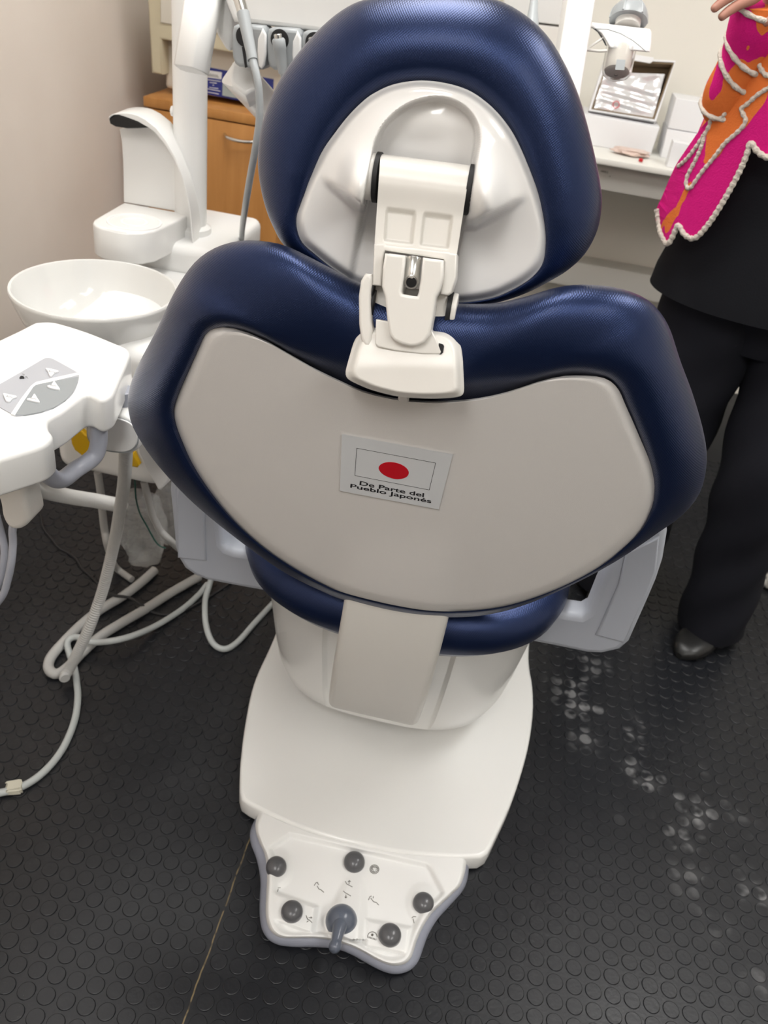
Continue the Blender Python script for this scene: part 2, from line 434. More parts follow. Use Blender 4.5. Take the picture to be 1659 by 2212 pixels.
structure(obj('wall_left', box((XL-.1, YF-.1, 0), (XL, YB+.1, ZC)), 'wall'))
structure(obj('wall_right', box((XR, YF-.1, 0), (XR+.1, YB+.1, ZC)), 'wallb'))
structure(obj('wall_back', box((XL, YB, 0), (XR, YB+.1, ZC)), 'wallb'))
structure(obj('wall_front', box((XL, YF-.1, 0), (XR, YF, ZC)), 'wallf'))
structure(obj('trim_1', box((-.2, YB-.10, .33), (XR, YB, .425), .008), 'lam'))          # pipe casing along the foot of the wall
# ceiling panels, the room's own light
lamp_labels = {(-.35, .55): 'flush white ceiling light panel above the dental chair seat', (1.25, .55): 'flush white ceiling light panel above the person in the pink cardigan',
               (-.35, -1.75): 'flush white ceiling light panel behind the photographer on the left wall side', (1.25, -1.75): 'flush white ceiling light panel behind the photographer on the open side'}
for (lx, ly), lab in lamp_labels.items():
    t = thing('ceiling_light', lab, 'ceiling light', (lx, ly, ZC), 'ceiling light panels')
    fr = box((lx-.32, ly-.62, ZC-.03), (lx+.32, ly+.62, ZC), .004); obj('frame', fr, 'lampf', t)
    obj('diffuser', box((lx-.28, ly-.58, ZC-.036), (lx+.28, ly+.58, ZC-.031)), 'lamp' if ly > 0 else 'lampd', t)
# ---------------------------------------------------------------- camera, world, view
cam = bpy.data.cameras.new('camera'); co = bpy.data.objects.new('camera', cam); COL.objects.link(co)
co.matrix_world = Matrix(((CR[0], -CD[0], -CF[0], CAM[0]), (CR[1], -CD[1], -CF[1], CAM[1]), (CR[2], -CD[2], -CF[2], CAM[2]), (0, 0, 0, 1)))
cam.sensor_fit = 'VERTICAL'; cam.sensor_height = 36; cam.lens = FPX/2212*36; cam.clip_start = .02
cam.dof.use_dof = True; cam.dof.focus_distance = .93; cam.dof.aperture_fstop = 9
SC.camera = co
w = bpy.data.worlds.new('world'); SC.world = w; w.use_nodes = True
w.node_tree.nodes['Background'].inputs[0].default_value = (.8, .85, .9, 1); w.node_tree.nodes['Background'].inputs[1].default_value = .05
SC.view_settings.view_transform = 'Standard'; SC.view_settings.look = 'None'; SC.view_settings.gamma = 1; SC.view_settings.use_curve_mapping = False
SC.view_settings.exposure = 0.50
# ================================================================ the dental chair
chair = thing('dental_chair', 'white and navy blue dental chair seen from behind, with a flag sticker on its backrest', 'dental chair', (0, .35, 0))
# base plate on the floor
def smooth_outline(px, n=140): return spline(px, n, closed=True)
bp = [(520, 1640), (518, 1690), (519, 1716), (527, 1730), (556, 1746), (610, 1771), (680, 1798), (750, 1818), (850, 1839), (950, 1849), (1035, 1851), (1053, 1843), (1075, 1800), (1110, 1720), (1140, 1620), (1152, 1540), (1151, 1480), (1143, 1420)]
B3 = [az(x, y, .045) for x, y in bp]
L3 = [az(x, y, .045) for x, y in [(590, 1380), (550, 1470), (530, 1560)]]
out = B3+[np.array([.27, .75, .045]), np.array([.2, .95, .045]), np.array([-.2, .95, .045]), np.array([-.285, .7, .045])]+L3
obj('base_plate', slab(spline(out, 160, True), (0, 0, 1), .040, .007), 'paint', chair)
# a short dark foot carries the column cover
obj('column_foot', box((-.15, .27, .044), (.15, .72, .12), .02), 'casting', chair)
# column cover: rounded shell, narrower at the foot, with a shallow bay for the back arm
def column_ring(z, hw, yr, yf=.80, n=420):
    a = np.linspace(0, 2*math.pi, n, endpoint=False); out = []
    for t in a:
        c, s = math.cos(t), math.sin(t); e = 2/3.2
        x = hw*abs(c)**e*(1 if c > 0 else -1)
        yy = (yr+yf)/2+(yf-yr)/2*abs(s)**e*(1 if s > 0 else -1)
        if s < 0 and abs(x) < .115: yy += .010*sst(.44-abs(x)/hw, 0, .03)*sst(z, .10, .18)      # recessed bay
        out.append((x-.016, yy, z))
    return out
rings = [column_ring(.093, .205, .225), column_ring(.097, .222, .203), column_ring(.112, .233, .190), column_ring(.15, .245, .178), column_ring(.20, .252, .168), column_ring(.30, .262, .148), column_ring(.47, .272, .125)]
col_o = obj('column_cover', loft(rings), 'paint', chair, 30)
# seat cushion, rounded rim
def seat_ring(z, grow, n=96):
    out = []
    for t in np.linspace(0, 2*math.pi, n, endpoint=False):
        c, s = math.cos(t), math.sin(t); e = 2/2.5
        hw = .263+grow; yr, yf = -.020-grow, .98+grow
        x = hw*abs(c)**e*(1 if c > 0 else -1)
        out.append((x-.013, (yr+.24 if s < 0 else .24)+((.24 if s < 0 else yf-.24)*abs(s)**e)*(1 if s > 0 else -1), z))
    return out
zs = [(-.045, -.05), (-.043, -.035), (-.036, -.014), (-.02, -.002), (0, .002), (.02, .0), (.036, -.012), (.045, -.035), (.047, -.07)]
obj('seat_cushion', loft([seat_ring(.525+a, b) for a, b in zs]), 'vinyl', chair)
# ---- backrest
n15 = (0, -math.cos(math.radians(15)), -math.sin(math.radians(15)))
BACK = Curved((0, -.16, .92), n15, .40, -.015)
plate_px = [(455, 711), (480, 707), (510, 710), (560, 728), (610, 755), (660, 785), (720, 815), (790, 845), (870, 862), (950, 866), (1030, 860), (1100, 845), (1160, 825), (1210, 813), (1250, 811), (1290, 813), (1318, 823), (1337, 843), (1350, 872), (1380, 940), (1405, 1000), (1416, 1040), (1418, 1068), (1410, 1100), (1385, 1145), (1340, 1190), (1280, 1235), (1200, 1275), (1110, 1305), (1030, 1318), (940, 1320), (850, 1307), (745, 1281), (690, 1258), (620, 1218), (560, 1175), (500, 1120), (450, 1060), (410, 1000), (385, 945), (373, 905), (372, 882), (384, 848), (405, 800), (428, 748), (440, 722)]
back_px = [(570, 521), (520, 520), (472, 532), (432, 556), (402, 590), (372, 640), (337, 715), (300, 785), (282, 830), (276, 870), (284, 915), (308, 960), (345, 1010), (400, 1070), (450, 1115), (500, 1155), (560, 1200), (620, 1240), (690, 1275), (745, 1297), (850, 1323), (940, 1333), (1040, 1330), (1130, 1308), (1230, 1266), (1330, 1213), (1420, 1152), (1475, 1112), (1513, 1062), (1527, 995), (1519, 930), (1496, 850), (1470, 780), (1446, 708), (1420, 667), (1388, 641), (1340, 623), (1290, 616), (1240, 615), (1190, 624), (1130, 642), (1050, 656), (900, 648), (780, 612), (690, 566), (620, 532)]
CB = (890, 975)
NB = 220
Op = polar(spline(back_px, 400, True), CB, NB); Ip = polar(spline(plate_px, 400, True), CB, NB)
def cushion(O, I, c, surf, deep, inner=.93, wref=.062, groove=-.012, bulge=.014, sil=-.050):
    """padded rim between the plate outline I and the silhouette O, then round to the front face"""
    c = np.asarray(c, float); rings = []
    d = np.linalg.norm(O-I, axis=1); I2 = I-((I-c)/np.linalg.norm(I-c, axis=1)[:, None])*np.clip(.3*d, 3, 26)[:, None]
    wid = np.array([np.linalg.norm(surf.at(*o)-surf.at(*i)) for o, i in zip(O, I)])
    k = np.clip(wid/wref, .22, 1.0)
    def ring(f, off): return [surf.at(*(i+(o-i)*f), off(j)) for j, (i, o) in enumerate(zip(I2, O))]
    for t in [0, .05, .1, .15, .2, .26, .34, .42, .5, .58, .66, .74, .81, .87, .92, .96, .985, 1.0]:
        def off(j, t=t):
            w = k[j]
            dome = bulge*w*math.sin(min(t/.55, 1)*math.pi/2)
            fall = (sil*w-.006+groove*0)*(1-math.sqrt(max(0, 1-max(0, (t-.18)/.82)**2.3)))
            g = groove*(1-sst(t, .05, .24))
            return g+dome+fall
        rings.append(ring(t, off))
    last = rings[-1]
    for s, d in [(.995, -.062), (.975, -.076), (.93, -.088), (.85, -.097), (.6, -.100), (.25, -.092)]:
        rings.append([surf.at(*(c+(o-c)*s), d*deep/.1) for o in O])
    return loft(rings, False)
cush = obj('backrest_cushion', cushion(Op, Ip, CB, BACK, .10, groove=-.021), 'vinyl', chair, 60)
# rear shell plate
def plate_place(x, y, h): return BACK.at(x, y, h)
def plate_h(x, y, rho):
    h = .006-.006*sst(rho, .955, 1.0)
    # the foot of the plate swells into the back arm
    q = sst(y, 1130, 1330)*(1-sst(abs(x-(850-.1*(y-1290))), 70, 150))
    return h+.008*q
shell = obj('back_shell', disc_height(polar(spline(plate_px, 400, True), CB, 260), CB, plate_place, plate_h, 46, base=-.022), 'plate', chair, 50)
bm = lathe([(.0055, -.002), (.0055, .0012), (.004, .0022)], BACK.at(872, 860, .004), n15, 20); obj('shell_catch', bm, 'plate', shell)
# ---- sticker with the flag
stk = thing  # (kept for readability of the parent chain below)
def on_back(off): return lambda x, y: BACK.at(x, y, off)
S_TL, S_TR, S_BR, S_BL = (738.6, 937.7), (978.2, 981.6), (947.8, 1100.5), (734.3, 1060.5)
def zq(x, y): return 720+x/5.925, 920+y/5.925
sticker = obj('flag_sticker', hf_quad(S_TL, S_TR, S_BR, S_BL, lambda x, y, h: BACK.at(x, y, h), 24, 12, lambda u, v: .0078, .005), 'sticker', chair)
sticker['label'] = 'white sticker with a red disc flag and black lettering'
fr = [zq(300, 285), zq(1310, 475), zq(1228, 820), zq(275, 635)]
ln = []
for a, b in zip(fr, fr[1:]+fr[:1]): ln.append([tuple(np.array(a)*(1-t)+np.array(b)*t) for t in np.linspace(0, 1, 12)])
obj('flag_border', strokes(ln, on_back(.0079), .00022), 'inkblack', sticker)
el = [zq(*p) for p in [(580, 540), (600, 502), (655, 474), (730, 466), (812, 478), (888, 508), (943, 552), (966, 600), (947, 644), (895, 672), (815, 682), (735, 666), (656, 632), (604, 590)]]
obj('red_disc', slab([BACK.at(x, y, .0082) for x, y in spline(el, 48, True)], n15, .0008), 'red', sticker)
def line_of_text(b0, b1, up, cap):
    b0, b1, up = np.array(zq(*b0)), np.array(zq(*b1)), np.array(up)/5.925
    def place(x, y):
        p = b0+(b1-b0)*x+up*(y/cap); return BACK.at(p[0], p[1], .0081)
    return place
text('lettering', 'De Parte del', line_of_text((325, 753), (1157, 912), (7, -50), .70), 'inkblack', sticker, .018)
text('lettering', 'Pueblo Japonés', line_of_text((206, 786), (1252, 990), (7, -48), .70), 'inkblack', sticker, .018)
# scuffed, shiny patch at the sticker's lower edge
# ---- back arm from the plate down to the column
def arm_ring(cx, Y, z, hw, nrm, th):
    c = np.array([cx, Y, z]); n = unit((0, nrm[0], nrm[1])); s = np.array([1., 0, 0])
    return [c+s*a+n*b for a, b in rrect(hw, th/2, .012, 5)]
path = [(-.001, -.066, .700, .068, (-1, -.27)), (-.001, -.060, .650, .0695, (-1, -.27)), (-.003, -.050, .580, .0705, (-1, -.25)), (-.006, -.034, .500, .072, (-1, -.22)),
        (-.010, -.008, .410, .073, (-1, -.20)), (-.013, .018, .350, .0735, (-1, -.25)), (-.015, .040, .318, .074, (-1, -.5)), (-.016, .068, .293, .0735, (-.8, -1)), (-.017, .105, .280, .073, (-.3, -1)), (-.018, .15, .276, .072, (0, -1)), (-.018, .20, .276, .072, (0, -1))]
pp = spline([(a, b, c, d, e[0], e[1]) for a, b, c, d, e in path], 40)
rings = []
for cx, Y, z, hw, n0, n1 in pp:
    rings.append(arm_ring(cx, Y, z, hw, (n0, n1), .042))
# shift so that the rear face follows the path
obj('back_arm', loft(rings), 'casting', chair, 40)
obj('arm_slot', slab([ay(x, y, .155) for x, y in [(934, 1420), (942, 1420), (919, 1516), (908, 1516)]], (0, -1, 0), .01), 'blackgap', col_o)
# ---- armrests
def arm(side):
    if side < 0:
        px = [(460, 1000), (475, 1123), (481, 1177), (489, 1186), (505, 1192), (575, 1203), (600, 1285), (561, 1279), (500, 1268), (445, 1257), (420, 1247), (397, 1231), (383, 1208), (376, 1185), (369, 1109), (364, 1060), (367, 1018), (378, 975)]
        Y = .12
    else:
        px = [(1360, 1150), (1308, 1235), (1290, 1272), (1269, 1324), (1255, 1332), (1222, 1327), (1190, 1320), (1120, 1385), (1154, 1391), (1205, 1401), (1267, 1414), (1300, 1416), (1340, 1407), (1360, 1389), (1372, 1362), (1402, 1295), (1419, 1255), (1432, 1215), (1442, 1155), (1440, 1100)]
        Y = .12
    P = [ay(x, y, Y) for x, y in px]
    front = slab(P, (0, -1, 0), .045, .011, 3)
    a = obj('armrest', front, 'grey', chair, 50)
    # the raised inner facet on the upright
    if side < 0: f = [(381, 1075), (383, 1206), (445, 1213), (441, 1120), (436, 1010), (384, 1010)]
    else: f = [(1425, 1160), (1417, 1235), (1400, 1278), (1349, 1390), (1287, 1373), (1337, 1262), (1352, 1195)]
    bm = slab([ay(x, y, Y-.004) for x, y in f], (0, -1, 0), .008, .003); obj('arm_facet', bm, 'grey', a)
    xs = -.335 if side < 0 else .318; zt = .70
    bm = box((xs-.028, Y+.03, zt-.06), (xs+.028, .46, zt), .014, 3); obj('arm_pad', bm, 'grey', a)
    return a
arm(-1); arm(1)
# ---- headrest
NH = unit((0, -1, .06))
HEAD = Plane(ad(925, 350, .765), NH)
head_px = [(785, 0), (855, -12), (930, -16), (1005, -13), (1072, -1), (1130, 29), (1180, 74), (1216, 130), (1246, 195), (1267, 262), (1286, 340), (1297, 398), (1300, 440), (1291, 495), (1266, 545), (1230, 581), (1190, 606), (1130, 636), (1060, 657), (990, 664), (900, 652), (800, 626), (720, 596), (650, 560), (611, 527), (590, 490), (574, 450), (562, 400), (557, 350), (562, 290), (575, 240), (595, 190), (625, 140), (660, 95), (700, 53), (742, 20)]
shell_px = [(905, 174), (960, 179), (1010, 194), (1050, 220), (1085, 255), (1115, 300), (1146, 370), (1170, 440), (1183, 498), (1184, 530), (1175, 570), (1150, 600), (1110, 625), (1060, 645), (985, 654), (900, 645), (830, 630), (770, 612), (720, 582), (680, 551), (652, 526), (640, 500), (637, 470), (645, 440), (660, 400), (680, 358), (700, 320), (725, 285), (750, 253), (778, 224), (805, 203), (848, 183)]
CH = (915, 400)
Oh = polar(spline(head_px, 400, True), CH, 200); Ih = polar(spline(shell_px, 400, True), CH, 200)
obj('headrest_cushion', cushion(Oh, Ih, CH, HEAD, .095, inner=.95, wref=.05, groove=-.014, bulge=.012, sil=-.048), 'vinyl', chair, 60)
def shell_h(x, y, rho):
    lip = .012*(1-sst(rho, .90, 1.0)**2)
    xc = 928-(y-280)*.19
    dx = abs(x-xc)
    # raised shoulder plateau that ends in two lobes beside the hinge
    if x < xc: low = 464-.74*max(0, (787-x))
    else: low = 494-.52*max(0, (x-1026))
    P = (1-sst(y, low-24, low+4))*(1-sst(rho, .50, .95))
    ear = math.exp(-((x-(775 if x < xc else 1046))/36)**2-((y-(412 if x < xc else 436))/66)**2)
    h = lip+.028*P+.025*ear*(1-sst(y, low-20, low+8))
    # pocket under the arch and channel for the hinge
    if y < 318: r = math.hypot((x-xc)/113, (y-318)/108)
    else: r = dx/113
    A = (1-sst(r, .90, 1.04))*(1-sst(y, 480, 570)*.6)
    pocket = -.004+.012*sst(316-y, 0, 95)*(1-sst(r, .2, 1))
    h = h*(1-A)+pocket*A
    # bowl below the hinge
    bowl = math.exp(-((x-915)/185)**2-((y-520)/88)**2)
    return h-.022*bowl
def head_place(x, y, h): return HEAD.at(x, y, h)
obj('headrest_shell', disc_height(polar(spline(shell_px, 400, True), CH, 240), CH, head_place, shell_h, 90, base=-.032, power=.9), 'shell', chair, 70)
# ---- the folding link between headrest and backrest
A0, B0 = ad(890, 340, .726), ad(890, 850, .772)
LINK = Plane(A0, -np.cross(np.array([1., 0, 0]), unit(B0-A0)))
if LINK.n @ (CAM-A0) < 0: LINK.n = -LINK.n
def lp(x, y, h=0): return LINK.at(x, y, h)
def q1(x, y): return 740+x/3.95, 320+y/3.95
def link_h(u, v):
    e = (v-.26)/.26
    h = -.020+.020*math.sqrt(max(0, 1-e*e)) if v < .26 else -.006*sst(v, .3, .62)
    for u0, u1 in ((.12, .445), (.555, .88)):
        m = sst(u, u0-.02, u0+.02)*(1-sst(u, u1-.02, u1+.02))*sst(v, .56, .64)*(1-sst(v, .93, .96))
        h -= .0065*m
    return h
hinge = obj('hinge_link', hf_quad((822, 332), (1016, 357), (987, 549), (809, 528), lp, 90, 90, link_h, -.026), 'casting', chair, 60)
ax0, ax1 = lp(790, 381, -.021), lp(1032, 413, -.021); dirx = unit(ax1-ax0)
pa, pb = lp(818, 384, -.021), lp(1012, 410, -.021)
obj('washer', cyl(pa-dirx*.0030, pa+dirx*.0010, .0212, 40), 'blackgap', hinge)
obj('washer', cyl(pb-dirx*.0010, pb+dirx*.0034, .0212, 40), 'blackgap', hinge)
obj('axle_bush', cyl(pa-dirx*.0105, pa-dirx*.0030, .0196, 40, .001), 'casting', hinge)
obj('axle_ring', cyl(pb+dirx*.0034, pb+dirx*.0060, .0196, 40, .001), 'chrome', hinge)
obj('axle', cyl(ax0, ax1, .0075, 24), 'chrome', hinge)
fork = [(808, 527), (830, 526), (832, 530), (900, 537), (970, 545), (973, 547), (987, 549), (985, 600), (975, 632), (968, 638), (951, 635), (960, 566), (958, 560), (832, 541), (829, 546), (823, 618), (804, 616)]
obj('hinge_fork', slab([lp(x, y, .004) for x, y in fork], LINK.n, .034, .0022), 'casting', chair, 50)
boxp = [(803, 612), (970, 634), (963, 700), (960, 711), (955, 713), (931, 710), (836, 695), (806, 691), (802, 684)]
obj('hinge_block', slab([lp(x, y, -.012) for x, y in boxp], LINK.n, .030, .0025), 'casting', chair, 50)
tong = [(831, 547), (855, 549), (876, 552), (872, 600), (867, 630), (869, 635), (885, 638), (901, 640), (904, 632), (909, 600), (913, 556), (936, 559), (958, 562), (957, 600), (949, 630), (942, 640), (936, 680), (929, 722), (917, 740), (900, 747), (886, 748), (868, 744), (850, 735), (841, 722), (836, 690), (831, 640), (824, 618), (826, 580)]
tongue = obj('lock_tongue', slab([lp(x, y, .018) for x, y in tong], LINK.n, .032, .0045, 4), 'casting', chair, 50)
c0, c1 = lp(894, 556, .006), lp(889, 606, .010)
obj('lock_pin', cyl(c0, c1, .0068, 24, .0015), 'chrome', tongue)
ndir = unit(CAM-c1+np.array([0, 0, -.25]))
bm = lathe([(.0066, -.004), (.0066, .0035), (.0060, .0045)], c1, ndir, 24); pin = obj('pin_head', bm, 'chrome', tongue)
obj('pin_socket', lathe([(.0048, .004), (.0046, .0050)], c1, ndir, 24), 'black', pin)
lever = [(789, 590), (803, 592), (804, 604), (801, 640), (801, 690), (805, 712), (803, 735), (799, 750), (787, 748), (779, 732), (775, 700), (774, 640), (779, 606)]
lv = obj('release_lever', slab([lp(x, y, .006) for x, y in lever], LINK.n, .030, .003), 'casting', chair, 50)
for t in (lp(802, 628, -.008), lp(802, 655, -.008)): obj('lever_gap', cyl(t-dirx*.001, t+dirx*.003, .012, 20), 'blackgap', lv)
pb2 = lp(968, 668, -.022); bt = obj('side_cap', cyl(pb2+dirx*.003, pb2+dirx*.0078, .0150, 30, .0012), 'casting', chair)
obj('cap_ring', cyl(pb2-dirx*.001, pb2+dirx*.003, .0156, 30), 'blackgap', bt)
slid = [(776, 723), (765, 738), (755, 770), (747, 800), (747.5, 812), (752, 819), (764, 826), (796, 840), (830, 850), (864, 857), (900, 860), (931, 861), (965, 860), (988, 857.5), (998, 854), (1002, 847), (1002.5, 833), (1001, 800), (999, 770), (995, 747), (985, 730), (970, 719), (955, 715), (937, 714), (870, 704), (800, 708)]
def place_slid(x, y, h): return LINK.at(x, y, h)
def slid_h(x, y, rho):
    return .012*(1-sst(rho, .84, 1.0))-.008*(1-sst(y, 722, 800))
sl = obj('slide_cover', disc_height(polar(spline(slid, 300, True), (876, 785), 140), (876, 785), place_slid, slid_h, 26, base=-.035), 'casting', chair, 60)
gus = [(812, 690), (810, 742), (816, 749), (854, 757.5), (912, 764.5), (951, 765), (953, 760), (943, 733), (931, 711), (880, 702)]
obj('slide_bar', slab([lp(x, y, .010) for x, y in gus], LINK.n, .022, .0012), 'casting', chair, 50)
obj('slide_slot', slab([lp(x, y, .0095) for x, y in [(948, 741), (957, 744), (959, 748), (957, 762), (952, 766), (946, 764)]], LINK.n, .002), 'blackgap', sl)
# ================================================================ foot control in front of the base plate
def zp(x, y): return 500+x/2.9625, 1720+y/2.9625
skirt_px = [(122, 215), (118, 270), (130, 322), (158, 395), (178, 480), (186, 560), (182, 640), (180, 720), (184, 800), (202, 868), (240, 920), (290, 948), (345, 960), (420, 965), (500, 965), (580, 968), (650, 975), (720, 993), (790, 1025), (860, 1065), (930, 1103), (990, 1128), (1040, 1138), (1090, 1134), (1140, 1115), (1180, 1080), (1208, 1030), (1228, 970), (1258, 890), (1310, 800), (1370, 730), (1430, 665), (1480, 605), (1508, 540), (1519, 460), (1516, 400)]
top_px = [(187, 92), (168, 125), (153, 172), (158, 235), (180, 300), (206, 355), (222, 420), (228, 500), (225, 580), (221, 650), (219, 730), (224, 795), (243, 850), (278, 888), (330, 907), (400, 909), (480, 908), (560, 911), (640, 922), (710, 942), (790, 972), (860, 1008), (920, 1042), (980, 1070), (1030, 1084), (1080, 1082), (1120, 1066), (1148, 1035), (1166, 990), (1188, 920), (1225, 838), (1280, 752), (1345, 688), (1410, 628), (1462, 575), (1488, 510), (1500, 450), (1496, 392)]
back_edge = [(1400, 381), (1250, 372), (1100, 358), (950, 334), (800, 304), (650, 266), (500, 220), (350, 165), (270, 130)]
Zt = .042
pedal = thing('foot_control', 'white foot control with six grey knobs at the front of the chair base', 'foot control', az(740, 1950, 0))
cz = (800, 600)
top_out = spline(top_px+back_edge, 420, True)
sk_o = polar(spline(skirt_px+[(1496, 398), (1490, 395)]+back_edge+[(187, 100), (150, 150)], 420, True), cz, 240); sk_i = polar(top_out, cz, 240)
def sk_ring(P, Q, t, z): return [az(*zp(*(p*(1-t)+q*t)), z) for p, q in zip(P, Q)]
obj('skirt', loft([sk_ring(sk_o, sk_i, 0, .0018), sk_ring(sk_o, sk_i, .0, .010), sk_ring(sk_o, sk_i, .25, .017), sk_ring(sk_o, sk_i, .7, .0215), sk_ring(sk_o, sk_i, 1.04, .0235), sk_ring(sk_o, sk_i, 1.12, .018)]), 'skirt', pedal, 50)
def pedal_h(x, y, rho):
    h = -.012*sst(rho, .955, 1.0)**2
    # sunken working area, edged by a sloping bank on the far side
    e1 = (y-(237+(x-372)*.222))/40 if x > 372 else (y-(352-(x-210)*.71))/40
    e2 = ((1348-x)*.87+(y-625)*-.48)/-30 if False else ((432+(x-1250)*1.95)-y)/60 if x > 1250 else -1
    inside = sst(e1, -.3, .9)*(1-sst(e2, -.5, .9))
    rim = 1-sst(rho, .86, .94)
    h -= .0105*inside*rim
    # hump that carries the joystick
    yy = (y-505)/330
    if 0 < yy < 1.25:
        wd = 40+105*math.sqrt(max(0, yy)); d = abs(x-(790-55*yy))/wd
        h += .021*min(yy, 1)*(1-sst(d, .45, 1.05))*rim
    # pads under the two near knobs
    h += .011*(1-sst(max(abs((x-395)+(y-740)*.15)/170, abs((y-745)-(x-395)*.35)/105), .72, 1.0))*rim
    h += .011*(1-sst(max(abs((x-1000)+(y-890)*.1)/165, abs((y-900)-(x-1000)*.18)/100), .72, 1.0))*rim
    # low side banks under the far knobs
    h += .005*(1-sst(math.hypot((x-285)/120, (y-460)/150), .6, 1))*rim+.005*(1-sst(math.hypot((x-1225)/120, (y-690)/150), .6, 1))*rim
    return h
def pedal_place(x, y, h): return az(*zp(x, y), Zt+h)
obj('housing', disc_height(top_out, cz, pedal_place, pedal_h, 64, base=-.022, power=.8), 'plastic', pedal, 50)
def rho_of(x, y): return .5
def ped(x, y, up=0): return az(*zp(x, y), Zt+pedal_h(x, y, .4)+up)
knobs = [(287, 458, 66), (785, 428, 67), (387, 745, 70), (1226, 690, 66), (1012, 895, 72)]
for x, y, r in knobs:
    R = np.linalg.norm(ped(x+r, y)-ped(x-r, y))/2
    c = az(*zp(x, y), Zt+pedal_h(x, y, .4)-.001)
    tilt = unit((.0, -.25, 1)) if y < 600 else unit((.0, -.1, 1))
    pr = [(R, 0)]+[(R*math.cos(t), .003+R*.72*math.sin(t)) for t in np.linspace(0, math.pi/2*.97, 12)]
    k = obj('knob', lathe([(R, -.004)]+pr, c-np.array([0, .001, -.0032]), tilt, 36), 'button', pedal)
jc = ped(703, 800, -.004); R = .0255
j = obj('joystick', lathe([(R, -.004)]+[(R*math.cos(t), R*1.05*math.sin(t)) for t in np.linspace(0, 1.45, 12)], jc, unit((0, -.3, 1)), 36), 'joy', pedal)
s0, s1 = jc+np.array([0, -.006, .012]), az(*zp(662, 962), .062)
st = tube([s0, s0*.5+s1*.5+np.array([0, -.001, .003]), s1], .01, n=24, seg=18, rfun=lambda t: .0125-.0042*sst(t, 0, .8)+.0016*sst(t, .8, .95))
obj('stick', st, 'joy', j)
obj('stick_tip', lathe([(.0098*math.cos(t), .0098*math.sin(t)) for t in np.linspace(-1.5, 1.5, 14)], s1, unit(s1-s0), 20), 'joy', j)
obj('collar', lathe([(.0275, -.003), (.0275, .0015), (.0255, .0025)], jc, unit((0, -.3, 1)), 36), 'plastic', pedal)
# printed pictograms
def circ(cx, cy, r, a0=0, a1=360, n=22, k=1.0): return [(cx+r*math.cos(math.radians(t)), cy+r*k*math.sin(math.radians(t))) for t in np.linspace(a0, a1, n)]
def z2(x, y): return (720+x/6.9125-500)*2.9625, (1840+y/6.9125-1720)*2.9625
def z1(x, y): return (560+x/6.9125-500)*2.9625, (1840+y/6.9125-1720)*2.9625
icons = [
 [[z2(*p) for p in circ(614, 260, 66)], [z2(*p) for p in circ(614, 260, 48)], [z2(575, 225), z2(660, 240), z2(607, 310), z2(575, 225)]],
 [[z2(180, 440), z2(200, 480), z2(240, 500), z2(285, 525)], [z2(235, 480), z2(240, 432)], [z2(222, 447), z2(240, 428), z2(258, 447)]],
 [[z2(150, 585), z2(175, 610), z2(215, 632), z2(262, 660)], [z2(188, 640), z2(188, 690)], [z2(172, 672), z2(188, 690), z2(204, 672)]],
 [[z2(560, 690), z2(600, 745), z2(640, 755), z2(680, 795)], [z2(525, 720), z2(545, 670), z2(570, 660)], [z2(595, 690), z2(600, 665)]],
 [[z1(865, 510), z1(890, 555), z1(920, 565), z1(965, 605)], [z1(822, 500), z1(850, 460), z1(880, 455)], [z1(870, 470), z1(890, 490)]],
 [[z1(185, 550), z1(205, 515), z1(235, 545), z1(320, 535)], [z1(265, 530), z1(265, 470)], [z1(262, 580), z1(285, 560), z1(268, 600)], [z1(180, 520), z1(220, 495)]],
 [[z1(700, 950), z1(720, 1005), z1(750, 1020), z1(790, 1060)], [z1(740, 985), z1(785, 980)], [z1(710, 1050), z1(735, 1030)], [z1(770, 970), z1(788, 980), z1(770, 995)]],
 [[z2(1190, 1000), z2(1205, 1060), z2(1235, 1090), z2(1255, 1140)], [z2(1172, 985), z2(1200, 965), z2(1235, 970)], [z2(1200, 1130), z2(1215, 1100)], [z2(1225, 1090), z2(1240, 1140)]],
 [[z2(*p) for p in circ(582, 1265, 70, 180, 365)]]+[[z2(518+i*20, 1262+i*6), z2(514+i*20, 1284+i*6)] for i in range(7)]+[[z2(582+18*math.cos(a), 1240+18*math.sin(a)), z2(582-18*math.cos(a), 1240-18*math.sin(a))] for a in (0, .8, 1.6, 2.4)],
]
for ic in icons: obj('pictogram', strokes(ic, lambda x, y: ped(x, y, .0007), .00055), 'ink', pedal)
# ================================================================ spittoon unit on the left
unit_t = thing('spittoon_unit', 'white dental water unit with spittoon bowl, cup filler and tall pole at the left', 'spittoon unit', (-.64, .65, .42))
obj('body', box((-.715, .35, .418), (-.50, .95, .70), .028, 4), 'paint', unit_t)
obj('deck', box((-.72, .735, .69), (-.525, 1.02, .757), .02, 4), 'paint', unit_t)
# ceramic bowl
bc = np.array([-.665, .459, .75]); r0 = .146
prof_o = [(.030, -.125), (.060, -.122), (.088, -.108), (.112, -.082), (.130, -.050), (.141, -.020), (.1458, -.004), (r0, 0), (.1445, .0025), (.1405, .002), (.1385, -.003), (.134, -.022), (.124, -.050), (.105, -.082), (.075, -.104), (.03, -.112), (.018, -.114), (.012, -.120)]
bowl = obj('bowl', lathe(prof_o, bc, (0, 0, 1), 72), 'ceramic', unit_t)
obj('drain_grid', cyl(bc+np.array([0, 0, -.1155]), bc+np.array([0, 0, -.111]), .016, 24), 'chrome', bowl)
obj('bowl_neck', lathe([(.05, -.06), (.045, .02), (.05, .05)], bc+np.array([0, .02, -.165]), (0, 0, 1), 36), 'paint', unit_t)
